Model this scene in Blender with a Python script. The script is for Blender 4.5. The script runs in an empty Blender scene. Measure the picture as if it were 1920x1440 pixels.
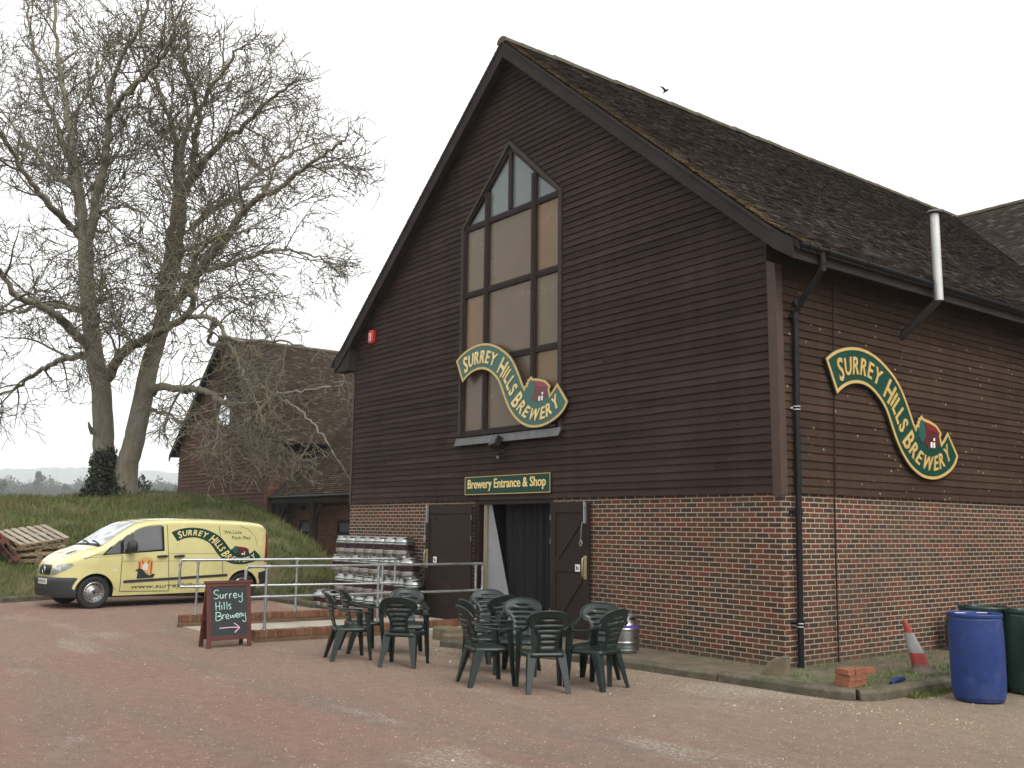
import bpy, bmesh, math, random
import numpy as np
from mathutils import Vector, Matrix
R = math.radians
C = bpy.context.scene.collection
sc = bpy.context.scene

# ------------------------------------------------------------------ camera
CP = Vector((7.805, -10.460, 1.790)); YAW, PIT, ROL, FPX = R(-52.1913), R(8.386), R(0.6084), 1821.326
fw = Vector((math.sin(YAW)*math.cos(PIT), math.cos(YAW)*math.cos(PIT), math.sin(PIT)))
rt = Vector((math.cos(YAW), -math.sin(YAW), 0)); up = rt.cross(fw)
cr = rt*math.cos(ROL)+up*math.sin(ROL); cu = up*math.cos(ROL)-rt*math.sin(ROL)
cam = bpy.data.cameras.new('camera'); co = bpy.data.objects.new('camera', cam); C.objects.link(co)
cam.sensor_width = 36; cam.lens = 36*FPX/1920; cam.clip_start = .1; cam.clip_end = 20000
co.matrix_world = Matrix(((cr.x, cu.x, -fw.x, CP.x), (cr.y, cu.y, -fw.y, CP.y), (cr.z, cu.z, -fw.z, CP.z), (0, 0, 0, 1)))
sc.camera = co
# ------------------------------------------------------------------ overcast sky, weak broad sun
w = bpy.data.worlds.new('World'); sc.world = w; w.use_nodes = True
nt = w.node_tree; nt.nodes.clear()
sky = nt.nodes.new('ShaderNodeTexSky'); sky.sky_type = 'NISHITA'; sky.sun_disc = False
sky.sun_elevation = R(48); sky.sun_rotation = R(100); sky.air_density = 1.0; sky.dust_density = 4.0; sky.ozone_density = 1.0
hs = nt.nodes.new('ShaderNodeHueSaturation'); hs.inputs['Saturation'].default_value = .08
mx = nt.nodes.new('ShaderNodeMix'); mx.data_type = 'RGBA'; mx.inputs[0].default_value = .55
mx.inputs[7].default_value = (5.8, 5.8, 5.78, 1)
bg = nt.nodes.new('ShaderNodeBackground'); bg.inputs['Strength'].default_value = .14
wo = nt.nodes.new('ShaderNodeOutputWorld')
nt.links.new(sky.outputs[0], hs.inputs['Color']); nt.links.new(hs.outputs[0], mx.inputs[6])
nt.links.new(mx.outputs[2], bg.inputs['Color']); nt.links.new(bg.outputs[0], wo.inputs['Surface'])
sl = bpy.data.lights.new('sun', 'SUN'); sl.energy = .6; sl.angle = R(25); sl.color = (1, .95, .88)
so = bpy.data.objects.new('sun', sl); C.objects.link(so)
saz, sel = R(100), R(48)
sd = Vector((math.sin(saz)*math.cos(sel), math.cos(saz)*math.cos(sel), math.sin(sel)))
so.rotation_euler = (-sd).to_track_quat('-Z', 'Y').to_euler(); so.location = (20, -10, 30)
vs = sc.view_settings; vs.view_transform = 'Standard'; vs.look = 'None'; vs.gamma = 1; vs.use_curve_mapping = False; vs.exposure = 1.2
sc.render.engine = 'CYCLES'
try:
    sc.cycles.use_denoising = True; sc.cycles.denoiser = 'OPENIMAGEDENOISE'
except Exception: pass
sc.cycles.max_bounces = 6; sc.cycles.volume_bounces = 1

# ------------------------------------------------------------------ helpers
def tag(o, label=None, cat=None, group=None, kind=None):
    if label: o['label'] = label
    if cat: o['category'] = cat
    if group: o['group'] = group
    if kind: o['kind'] = kind
    return o
def thing(name, label, cat, loc=(0, 0, 0), rz=0, group=None):
    o = bpy.data.objects.new(name, None); C.objects.link(o); o.empty_display_size = .2
    o.location = loc; o.rotation_euler = (0, 0, rz)
    return tag(o, label, cat, group)
def kids(o): return [c for c in bpy.data.objects if c.parent == o]
def copy_tree(o, parent=None):
    c = o.copy(); C.objects.link(c); c.parent = parent
    for ch in kids(o): copy_tree(ch, c)
    return c
class MB:
    def __init__(s): s.v = []; s.f = []; s.m = []; s.s = []
    def add(s, vs, fs, m=0, smooth=False, M=None):
        b = len(s.v)
        if M is not None: vs = [tuple(M @ Vector(q)) for q in vs]
        s.v += [tuple(q) for q in vs]
        for f in fs: s.f.append([b+i for i in f]); s.m.append(m); s.s.append(smooth)
        return s
    def box(s, x0, x1, y0, y1, z0, z1, m=0, M=None):
        return s.add([(x0,y0,z0),(x1,y0,z0),(x1,y1,z0),(x0,y1,z0),(x0,y0,z1),(x1,y0,z1),(x1,y1,z1),(x0,y1,z1)],
              [(0,3,2,1),(4,5,6,7),(0,1,5,4),(1,2,6,5),(2,3,7,6),(3,0,4,7)], m, M=M)
    def bar(s, a, b, w_, h_, m=0, upv=(0,0,1), taper=1.0):      # rectangular bar from a to b
        a, b = Vector(a), Vector(b); d = (b-a).normalized(); u_ = Vector(upv)
        sd_ = d.cross(u_)
        if sd_.length < 1e-4: sd_ = d.cross(Vector((0,1,0)))
        sd_.normalize(); n = sd_.cross(d)
        p = []
        for q, k in ((a,1.0),(b,taper)):
            for i, j in ((-1,-1),(1,-1),(1,1),(-1,1)): p.append(q+sd_*(i*w_/2*k)+n*(j*h_/2*k))
        return s.add(p, [(0,3,2,1),(4,5,6,7),(0,1,5,4),(1,2,6,5),(2,3,7,6),(3,0,4,7)], m)
    def tube(s, pts, r, n=8, m=0, cap=True, smooth=True):
        pts = [Vector(q) for q in pts]; rs = r if isinstance(r, (list, tuple)) else [r]*len(pts)
        vs, fs = [], []; prev = None
        for i, q in enumerate(pts):
            d = (pts[min(i+1, len(pts)-1)]-pts[max(i-1, 0)])
            if d.length < 1e-9: d = Vector((0,0,1))
            d.normalize()
            if prev is None:
                a = d.orthogonal().normalized()
            else:
                a = prev-d*prev.dot(d)
                a = a.normalized() if a.length > 1e-6 else d.orthogonal().normalized()
            prev = a; b = d.cross(a)
            for k in range(n):
                t = 2*math.pi*k/n; vs.append(q+(a*math.cos(t)+b*math.sin(t))*rs[i])
        for i in range(len(pts)-1):
            for k in range(n):
                k2 = (k+1) % n; fs.append((i*n+k, i*n+k2, (i+1)*n+k2, (i+1)*n+k))
        s.add(vs, fs, m, smooth)
        if cap:
            s.add(vs[:n], [tuple(reversed(range(n)))], m); s.add(vs[-n:], [tuple(range(n))], m)
        return s
    def lathe(s, prof, n=24, m=0, M=None, smooth=True, ms=None):   # prof: (r,z)
        for i in range(len(prof)-1):
            (r0, z0), (r1, z1) = prof[i], prof[i+1]; vs, fs = [], []
            for k in range(n):
                t = 2*math.pi*k/n; c_, s_ = math.cos(t), math.sin(t)
                vs += [(r0*c_, r0*s_, z0), (r1*c_, r1*s_, z1)]
            for k in range(n):
                a, b = 2*k, 2*((k+1) % n); fs.append((a, b, b+1, a+1))
            s.add(vs, fs, ms[i] if ms else m, smooth, M)
        return s
    def prism(s, poly, fn, d0, d1, m=0, ms=None):  # poly 2D, fn(a,b,d)->3D
        n = len(poly)
        vs = [fn(a, b, d0) for a, b in poly]+[fn(a, b, d1) for a, b in poly]
        fs = [tuple(range(n)), tuple(reversed(range(n, 2*n)))]+[(i, (i+1) % n, n+(i+1) % n, n+i) for i in range(n)]
        return s.add(vs, fs, m if ms is None else ms)
    def poly(s, pts, m=0): return s.add(pts, [tuple(range(len(pts)))], m)
    def build(s, name, mats, parent=None, loc=None, bevel=0, sharp=None, merge=False, solid=0, recalc=True):
        me = bpy.data.meshes.new(name); me.from_pydata(s.v, [], s.f)
        if not isinstance(mats, (list, tuple)): mats = [mats]
        for m_ in mats: me.materials.append(m_)
        me.polygons.foreach_set('material_index', s.m); me.polygons.foreach_set('use_smooth', s.s)
        if merge or recalc:
            bm = bmesh.new(); bm.from_mesh(me)
            if merge: bmesh.ops.remove_doubles(bm, verts=bm.verts, dist=1e-4)
            if recalc: bmesh.ops.recalc_face_normals(bm, faces=bm.faces)
            bm.to_mesh(me); bm.free()
        me.update()
        uv = me.uv_layers.new(name='UVMap')
        for p in me.polygons:                       # box-projected, in metres
            n = p.normal; ax = max(range(3), key=lambda i: abs(n[i]))
            for li in p.loop_indices:
                q = me.vertices[me.loops[li].vertex_index].co
                uv.data[li].uv = (q.y, q.z) if ax == 0 else (q.x, q.z) if ax == 1 else (q.x, q.y)
        if sharp is not None:
            me.polygons.foreach_set('use_smooth', [True]*len(me.polygons)); me.set_sharp_from_angle(angle=R(sharp))
        o = bpy.data.objects.new(name, me); C.objects.link(o)
        if parent: o.parent = parent
        if loc: o.location = loc
        if solid:
            md = o.modifiers.new('solid', 'SOLIDIFY'); md.thickness = solid; md.offset = 0
        if bevel:
            md = o.modifiers.new('bevel', 'BEVEL'); md.width = bevel; md.segments = 2; md.limit_method = 'ANGLE'; md.angle_limit = R(40)
        return o
def fast_mesh(name, V, F, mats, parent=None, smooth=False, mi=None):   # numpy arrays, F: (n,3) or (n,4)
    V = np.asarray(V, np.float32); F = np.asarray(F, np.int32); k = F.shape[1]
    me = bpy.data.meshes.new(name); me.vertices.add(len(V)); me.vertices.foreach_set('co', V.ravel())
    me.loops.add(F.size); me.loops.foreach_set('vertex_index', F.ravel())
    me.polygons.add(len(F)); me.polygons.foreach_set('loop_start', np.arange(0, F.size, k, dtype=np.int32))
    if not isinstance(mats, (list, tuple)): mats = [mats]
    for m_ in mats: me.materials.append(m_)
    if mi is not None: me.polygons.foreach_set('material_index', np.asarray(mi, np.int32))
    me.polygons.foreach_set('use_smooth', np.full(len(F), smooth))
    me.update(calc_edges=True); me.validate()
    o = bpy.data.objects.new(name, me); C.objects.link(o)
    if parent: o.parent = parent
    return o
_dg = None
def text_geo(body, size=1, bold=0, shear=0, xs=1):
    cv = bpy.data.curves.new('t', 'FONT'); cv.body = body; cv.size = size; cv.offset = bold; cv.shear = shear; cv.resolution_u = 3; cv.fill_mode = 'FRONT'
    o = bpy.data.objects.new('t', cv); C.objects.link(o)
    dg = bpy.context.evaluated_depsgraph_get(); me = bpy.data.meshes.new_from_object(o.evaluated_get(dg))
    vs = [(v.co.x*xs, v.co.y) for v in me.vertices]; fs = [tuple(p.vertices) for p in me.polygons]
    bpy.data.objects.remove(o); bpy.data.curves.remove(cv); bpy.data.meshes.remove(me)
    return vs, fs
def text_fit(body, x0, x1, y0, y1, bold=0, shear=0):     # scaled into a box
    vs, fs = text_geo(body, 1, bold, shear)
    ax = [v[0] for v in vs]; ay = [v[1] for v in vs]
    sx = (x1-x0)/(max(ax)-min(ax)); sy = (y1-y0)/(max(ay)-min(ay))
    return [(x0+(a-min(ax))*sx, y0+(b-min(ay))*sy) for a, b in vs], fs
# ------------------------------------------------------------------ materials
class NT:
    def __init__(s, m): s.t = m.node_tree; s.n = s.t.nodes; s.l = s.t.links
    def N(s, t, **k):
        nd = s.n.new(t)
        for a, b in k.items():
            if a in ('i',):
                for kk, vv in b.items(): nd.inputs[kk].default_value = vv
            else: setattr(nd, a, b)
        return nd
    def L(s, a, b): s.l.new(a, b)
    def noise(s, co_, scale, detail=4, rough=.6, dim='3D'):
        n = s.N('ShaderNodeTexNoise', i={'Scale': scale, 'Detail': detail, 'Roughness': rough}); s.L(co_, n.inputs['Vector']); return n.outputs['Fac']
    def ramp(s, fac, *stops, interp='LINEAR'):
        r = s.N('ShaderNodeValToRGB'); r.color_ramp.interpolation = interp; e = r.color_ramp.elements
        while len(e) < len(stops): e.new(.5)
        for k, (p_, c_) in enumerate(stops): e[k].position = p_; e[k].color = (*c_, 1) if len(c_) == 3 else c_
        s.L(fac, r.inputs[0]); return r.outputs[0]
    def mix(s, fac, a, b, mode='MIX'):
        m_ = s.N('ShaderNodeMix', data_type='RGBA', blend_type=mode)
        for v_, k in ((fac, 0), (a, 6), (b, 7)):
            if isinstance(v_, (int, float)): m_.inputs[k].default_value = v_
            elif isinstance(v_, tuple): m_.inputs[k].default_value = (*v_, 1)
            else: s.L(v_, m_.inputs[k])
        return m_.outputs[2]
    def math(s, op, a, b=0.0, c_=0.0):
        m_ = s.N('ShaderNodeMath', operation=op)
        for k, v_ in enumerate((a, b, c_)):
            if isinstance(v_, (int, float)): m_.inputs[k].default_value = v_
            else: s.L(v_, m_.inputs[k])
        return m_.outputs[0]
    def bump(s, h, strength=.4, dist=.01):
        b = s.N('ShaderNodeBump', i={'Strength': strength, 'Distance': dist}); s.L(h, b.inputs['Height']); return b.outputs[0]
def newmat(name, rough=.6, metal=0, spec=.4):
    m = bpy.data.materials.new(name); m.use_nodes = True; t = NT(m); b = m.node_tree.nodes['Principled BSDF']
    b.inputs['Roughness'].default_value = rough; b.inputs['Metallic'].default_value = metal; b.inputs['Specular IOR Level'].default_value = spec
    return m, t, b
def mat(name, col, rough=.6, metal=0, var=.15, scale=6, bump=.0, bscale=60, dist=.004, spec=.4, dirt=None, island=0, coat=0):
    m, t, b = newmat(name, rough, metal, spec)
    oc = t.N('ShaderNodeTexCoord').outputs['Object']
    f = t.noise(oc, scale, 5)
    lo = tuple(c*(1-var) for c in col); hi = tuple(min(1, c*(1+var)) for c in col)
    c = t.ramp(f, (.3, lo), (.7, hi))
    if dirt:
        c = t.mix(t.ramp(t.noise(oc, scale*.45, 6, .7), (.52, (0, 0, 0)), (.72, (1, 1, 1))), c, dirt)
    if island:
        g = t.N('ShaderNodeNewGeometry').outputs['Random Per Island']
        k = t.math('MULTIPLY_ADD', g, 2*island, 1-island)
        c = t.mix(1.0, c, t.N('ShaderNodeCombineColor').outputs[0], 'MULTIPLY') if False else c
        hv = t.N('ShaderNodeHueSaturation'); t.L(k, hv.inputs['Value']); t.L(c, hv.inputs['Color']); c = hv.outputs[0]
    t.L(c, b.inputs['Base Color'])
    r_ = t.math('MULTIPLY_ADD', f, .2, rough-.1); t.L(r_, b.inputs['Roughness'])
    if bump: t.L(t.bump(t.noise(oc, bscale, 4), bump, dist), b.inputs['Normal'])
    if coat: b.inputs['Coat Weight'].default_value = coat; b.inputs['Coat Roughness'].default_value = .08
    return m
def brick_mat(name, cols, mortar, course=.0675, length=.2025, msize=.0075, patchy=True):
    m, t, b = newmat(name, .85, 0, .25)
    uv = t.N('ShaderNodeTexCoord').outputs['UV']; oc = t.N('ShaderNodeTexCoord').outputs['Object']
    wob = t.N('ShaderNodeTexNoise', i={'Scale': 9, 'Detail': 3}); t.L(oc, wob.inputs['Vector'])
    va = t.N('ShaderNodeVectorMath', operation='MULTIPLY_ADD'); t.L(wob.outputs['Color'], va.inputs[0]); va.inputs[1].default_value = (.008, .008, 0); t.L(uv, va.inputs[2])
    br = t.N('ShaderNodeTexBrick', i={'Color1': (0, 0, 0, 1), 'Color2': (1, 1, 1, 1), 'Mortar': (.5, .5, .5, 1), 'Scale': 1, 'Mortar Size': msize, 'Mortar Smooth': .25, 'Bias': 0, 'Brick Width': length, 'Row Height': course})
    br.offset = .5; t.L(va.outputs[0], br.inputs['Vector'])
    stops = [(i/len(cols), c) for i, c in enumerate(cols)]
    bc = t.ramp(br.outputs['Color'], *stops, interp='CONSTANT')
    n1 = t.noise(oc, 22, 6, .7); bc = t.mix(.55, bc, t.ramp(n1, (.25, (.45, .45, .45)), (.75, (1.35, 1.35, 1.35))), 'MULTIPLY')
    n2 = t.noise(oc, .8, 4); mc = t.mix(t.ramp(n2, (.35, (0, 0, 0)), (.7, (1, 1, 1))), mortar, tuple(c*.72 for c in mortar))
    mc = t.mix(.5, mc, t.ramp(t.noise(oc, 60, 4), (.3, (.6, .6, .6)), (.7, (1.2, 1.2, 1.2))), 'MULTIPLY')
    c = t.mix(br.outputs['Fac'], bc, mc)
    if patchy: c = t.mix(t.ramp(t.noise(oc, .5, 5, .65), (.5, (0, 0, 0)), (.8, (.25, .25, .25))), c, (.10, .08, .065))
    sx = t.N('ShaderNodeSeparateXYZ'); t.L(oc, sx.inputs[0])
    zn = t.math('MULTIPLY_ADD', t.noise(oc, 3, 4), .25, sx.outputs[2])
    c = t.mix(t.ramp(zn, (.12, (.55, .55, .55)), (.38, (0, 0, 0))), c, (.075, .075, .05))     # algae splash band at the foot
    t.L(c, b.inputs['Base Color'])
    h = t.math('ADD', t.math('MULTIPLY', br.outputs['Fac'], -1.0), t.math('MULTIPLY', n1, .35))
    t.L(t.bump(h, .7, .008), b.inputs['Normal'])
    return m
def board_mat(name, col, fleck=0, warm=None):
    m, t, b = newmat(name, .75, 0, .08)
    oc = t.N('ShaderNodeTexCoord').outputs['Object']; g = t.N('ShaderNodeNewGeometry').outputs['Random Per Island']
    mp = t.N('ShaderNodeMapping'); mp.inputs['Scale'].default_value = (1.2, 1.2, 40); t.L(oc, mp.inputs['Vector'])
    gr = t.noise(mp.outputs[0], 3, 6, .7)
    c = t.ramp(gr, (.25, tuple(x*.7 for x in col)), (.75, tuple(x*1.35 for x in col)))
    c = t.mix(t.ramp(t.noise(oc, .7, 5, .6), (.4, (0, 0, 0)), (.75, (.6, .6, .6))), c, tuple(x*.62 for x in col) if not warm else warm)
    hv = t.N('ShaderNodeHueSaturation'); t.L(t.math('MULTIPLY_ADD', g, .42, .79), hv.inputs['Value']); t.L(c, hv.inputs['Color']); c = hv.outputs[0]
    ms = t.N('ShaderNodeMapping'); ms.inputs['Scale'].default_value = (5, 5, .22); t.L(oc, ms.inputs['Vector'])
    c = t.mix(.75, c, t.ramp(t.noise(ms.outputs[0], 1.0, 6, .7), (.3, (.72, .72, .72)), (.7, (1.28, 1.27, 1.25))), 'MULTIPLY')
    if fleck:
        vo = t.N('ShaderNodeTexVoronoi', i={'Scale': 7.0, 'Randomness': 1.0}); t.L(oc, vo.inputs['Vector'])
        mask = t.math('LESS_THAN', vo.outputs['Distance'], .13)
        mask = t.math('MULTIPLY', mask, t.math('GREATER_THAN', t.noise(oc, 1.6, 3), .60-fleck*.1))
        c = t.mix(mask, c, (.30, .20, .12))
    t.L(c, b.inputs['Base Color']); t.L(t.bump(gr, .25, .004), b.inputs['Normal'])
    return m
def tile_mat(name, col, moss, lichen_y=None):
    m, t, b = newmat(name, .9, 0, .02)
    oc = t.N('ShaderNodeTexCoord').outputs['Object']; g = t.N('ShaderNodeNewGeometry').outputs['Random Per Island']
    c = t.ramp(g, (0, tuple(x*.62 for x in col)), (.5, col), (.90, tuple(x*1.3 for x in col)), (.97, tuple(x*2.4 for x in col)))
    c = t.mix(.6, c, t.ramp(t.noise(oc, 9, 6, .7), (.3, (.5, .5, .5)), (.7, (1.4, 1.4, 1.4))), 'MULTIPLY')
    f = t.noise(oc, 1.1, 6, .75); f2 = t.noise(oc, 14, 4, .7)
    c = t.mix(t.math('MULTIPLY', t.ramp(f, (.45, (0, 0, 0)), (.68, (1, 1, 1))), t.ramp(f2, (.4, (.1, .1, .1)), (.6, (.8, .8, .8)))), c, moss)
    if lichen_y is not None:
        sx = t.N('ShaderNodeSeparateXYZ'); t.L(oc, sx.inputs[0])
        d = t.math('ABSOLUTE', t.math('SUBTRACT', sx.outputs[1], lichen_y))
        d = t.math('ADD', d, t.math('MULTIPLY', t.noise(oc, 5, 5, .7), 1.3))
        c = t.mix(t.ramp(d, (.62, (.9, .9, .9)), (1.10, (0, 0, 0))), c, t.ramp(f2, (.35, (.055, .042, .02)), (.6, (.185, .125, .055))))
        zz = t.math('ADD', t.math('SUBTRACT', 10.85, sx.outputs[2]), t.math('MULTIPLY', t.noise(oc, 4, 5, .7), .9))
        c = t.mix(t.ramp(zz, (.45, (.8, .8, .8)), (.8, (0, 0, 0))), c, (.10, .085, .05))
    vo = t.N('ShaderNodeTexVoronoi', i={'Scale': 8.5}); t.L(oc, vo.inputs['Vector'])
    gl = t.math('MULTIPLY', t.math('LESS_THAN', vo.outputs['Distance'], .15), t.math('GREATER_THAN', t.noise(oc, 2.3, 3), .50))
    c = t.mix(t.math('MULTIPLY', gl, .7), c, (.20, .175, .15))  # pale flecks painted as glints on tile edges, and as lichen
    t.L(c, b.inputs['Base Color']); t.L(t.bump(f2, .5, .01), b.inputs['Normal'])
    return m
BR = [(.050,.028,.020), (.086,.034,.020), (.060,.032,.021), (.108,.036,.022), (.074,.037,.023), (.046,.028,.021), (.094,.041,.023), (.042,.028,.023), (.074,.043,.026), (.125,.038,.024)]
M = {}
M['brick'] = brick_mat('brick', BR, (.40, .335, .245))
M['brick_far'] = brick_mat('orange brick', [(.15,.062,.030), (.12,.052,.028), (.18,.078,.038), (.09,.050,.032)], (.19, .125, .075), .0675, .2025, .008, False)
M['brick_low'] = brick_mat('ramp brick', [(.30,.125,.06), (.24,.095,.05), (.35,.155,.08), (.22,.10,.06)], (.22, .18, .13), .11, .075, .006, True)
M['clad'] = board_mat('front weatherboard', (.037, .0245, .0215))
M['clad_r'] = board_mat('side weatherboard', (.047, .0285, .0195), 1, (.030, .0205, .016))  # sunlit side put into the colour: warmer and lighter than the front boards
M['clad_far'] = board_mat('reddish boards', (.088, .047, .033))
M['corner'] = mat('corner board wood', (.050, .029, .0205), .6, var=.25, scale=4)
M['barge'] = mat('weathered dark bargeboard', (.032, .027, .026), .85, spec=.1, var=.25, scale=3, bump=.2)
M['dark_wood'] = mat('dark brown door wood', (.019, .0105, .0085), .6, spec=.2, var=.2, scale=5)
M['frame'] = mat('window frame wood', (.024, .0165, .015), .65, spec=.15, var=.2, scale=5)
M['frame_lt'] = mat('window outer trim', (.042, .035, .033), .65, spec=.15, var=.2, scale=5)
M['tile'] = tile_mat('mossy roof tile', (.046, .0370, .0325), (.052, .042, .026), -.27)
M['tile_far'] = tile_mat('far roof tile', (.052, .038, .029), (.062, .048, .022))
M['ridge'] = mat('ridge tile', (.085, .072, .046), .8, var=.35, scale=5, bump=.5, bscale=20, dist=.01)
M['plastic_blk'] = mat('black plastic', (.006, .0063, .0070), .45, var=.15, spec=.22, dirt=(.012,.012,.012))
M['galv'] = mat('galvanised steel', (.34, .35, .36), .38, .8, var=.2, scale=12)
M['steel'] = mat('keg steel', (.40, .40, .395), .30, 1, var=.12, scale=7, dirt=(.22,.215,.21))
M['dull'] = mat('dull zinc', (.115, .12, .12), .5, .6, var=.3, scale=7)
M['brass'] = mat('pull handle brass', (.42, .36, .22), .35, .8)
M['white'] = mat('white paint', (.72, .73, .72), .5, var=.06)
M['flue'] = mat('flue steel', (.50, .51, .49), .4, .4, var=.08, scale=3)
M['glass_tan'] = mat('tan blind behind glass', (.118, .087, .057), .25, var=.08, scale=1.3, spec=.3)
M['glass_or'] = mat('orange blind behind glass', (.150, .094, .045), .25, var=.14, scale=1.5, spec=.3)
M['glass_grey'] = mat('grey skylight glass', (.105, .122, .126), .22, var=.08, scale=2, spec=.5)
M['curtain'] = mat('black curtain', (.0055, .0058, .0068), .8, var=.3, scale=3)
M['grey_sheet'] = mat('grey board', (.21, .215, .225), .6, var=.08)
M['beige'] = mat('beige post', (.20, .17, .11), .6, var=.15)
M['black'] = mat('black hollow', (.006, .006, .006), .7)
M['gold'] = mat('gold sign paint', (.50, .34, .115), .42, var=.12, scale=10)
M['cream'] = mat('cream lettering', (.70, .54, .24), .45, var=.08)
M['green_sign'] = mat('sign green', (.004, .043, .029), .5, var=.12, scale=5, spec=.2)
M['green_sign_f'] = mat('faded sign green', (.033, .105, .085), .45, var=.10, scale=5)
M['tree_green'] = mat('painted tree green', (.016, .075, .055), .5, var=.1)
M['red_sign'] = mat('painted house red', (.16, .010, .015), .5, var=.1)
M['red_dk'] = mat('painted wall red', (.075, .008, .011), .5, var=.2)
M['red_f'] = mat('faded painted roof red', (.22, .045, .055), .5, var=.1)
M['red_fd'] = mat('faded painted wall red', (.125, .035, .042), .5, var=.1)
M['sign_back'] = mat('sign edge black', (.02, .02, .02), .5)
M['red_box'] = mat('alarm red', (.42, .02, .02), .35, var=.1)
M['chair'] = mat('dark green chair plastic', (.0045, .0125, .0110), .38, var=.3, scale=7, spec=.5, dirt=(.007,.014,.013))
M['concrete'] = mat('concrete', (.16, .145, .115), .85, var=.25, scale=4, bump=.5, bscale=40, dist=.006, dirt=(.10,.105,.07))
M['kerbstone'] = mat('kerb stone', (.10, .088, .064), .92, var=.4, scale=5, bump=.8, bscale=30, dist=.015, dirt=(.05,.055,.03), spec=.1)
M['sandstone'] = mat('sandstone block', (.125, .100, .062), .85, var=.3, scale=5, bump=.4, dirt=(.09,.085,.05))
M['pathconc'] = mat('pale concrete path', (.34, .31, .25), .85, var=.2, scale=2, bump=.3, dirt=(.22,.2,.16))
M['blue'] = mat('blue drum plastic', (.012, .031, .135), .45, var=.2, scale=7, spec=.3, dirt=(.045,.060,.13))
M['green_drum'] = mat('green drum plastic', (.006, .024, .018), .4, var=.15, scale=4, dirt=(.035,.075,.06))
M['label_w'] = mat('white label', (.72, .72, .70), .5, var=.08)
M['cone_red'] = mat('cone red', (.25, .027, .022), .55, var=.2, scale=8, dirt=(.25,.05,.04))
M['cone_wh'] = mat('cone sleeve grey white', (.22, .22, .21), .5, var=.2, scale=9, dirt=(.24,.24,.22))
M['cone_base'] = mat('cone dirty base', (.12, .085, .07), .8, var=.3)
M['loose_brick'] = mat('loose red brick', (.235, .088, .047), .85, var=.25, scale=14, bump=.4, island=.2)
M['a_wood'] = mat('mahogany frame', (.080, .020, .012), .5, var=.25, scale=7)
M['board'] = mat('chalkboard', (.024, .028, .029), .75, var=.15, scale=5)
M['chalk'] = mat('mint chalk', (.50, .74, .66), .9, var=.15, scale=30)
M['chalk_p'] = mat('pink chalk', (.62, .40, .48), .9, var=.15, scale=30)
M['pallet'] = mat('pallet wood', (.20, .145, .085), .8, var=.3, scale=6, island=.25)
M['pallet_top'] = mat('weathered pallet slat', (.265, .235, .180), .8, var=.2, scale=6, island=.15)
M['pallet_red'] = mat('reddish pallet wood', (.115, .045, .034), .75, var=.3, scale=6, island=.2)
M['crate_red'] = mat('red crate plastic', (.33, .014, .016), .45, var=.2)
M['van'] = mat('pale yellow van paint', (.57, .53, .245), .25, var=.04, scale=2, spec=.5, coat=.8, dirt=(.50, .445, .19))
M['van_seam'] = mat('van panel gap', (.10, .09, .045), .6)
M['van_glass'] = mat('van side glass', (.105, .112, .118), .1, var=.12, scale=1.5, spec=.8)
M['glass_lt'] = mat('lighter side glass', (.150, .158, .162), .12, var=.12, scale=1.5, spec=.8)
M['windscreen'] = mat('windscreen glass', (.42, .44, .45), .12, var=.75, scale=4, spec=1.0)  # sky and tree reflections put into the pale, mottled base colour
M['bumper'] = mat('van grey bumper', (.022, .023, .026), .5, var=.12)
M['tyre'] = mat('tyre rubber', (.016, .016, .017), .8, var=.2, scale=12)
M['rim'] = mat('steel wheel', (.36, .36, .36), .35, .8, var=.15)
M['lamp_glass'] = mat('headlamp lens', (.42, .44, .45), .12, .5, var=.5, scale=14, spec=.8)
M['lamp_red'] = mat('red rear lamp', (.24, .014, .022), .2, spec=.6)
M['plate'] = mat('number plate', (.62, .60, .52), .5, var=.05)
M['text_dk'] = mat('dark van lettering', (.022, .032, .016), .5)
M['green_txt'] = mat('olive van lettering', (.022, .06, .018), .5)
M['chrome'] = mat('chrome badge', (.62, .62, .62), .15, 1)
M['maroon'] = mat('maroon keg band', (.050, .024, .029), .35, .75)
M['dgreen'] = mat('green keg band', (.10, .155, .13), .35, .8)
M['purple'] = mat('purple keg band', (.085, .060, .22), .45, .2)
M['bark'] = None
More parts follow.
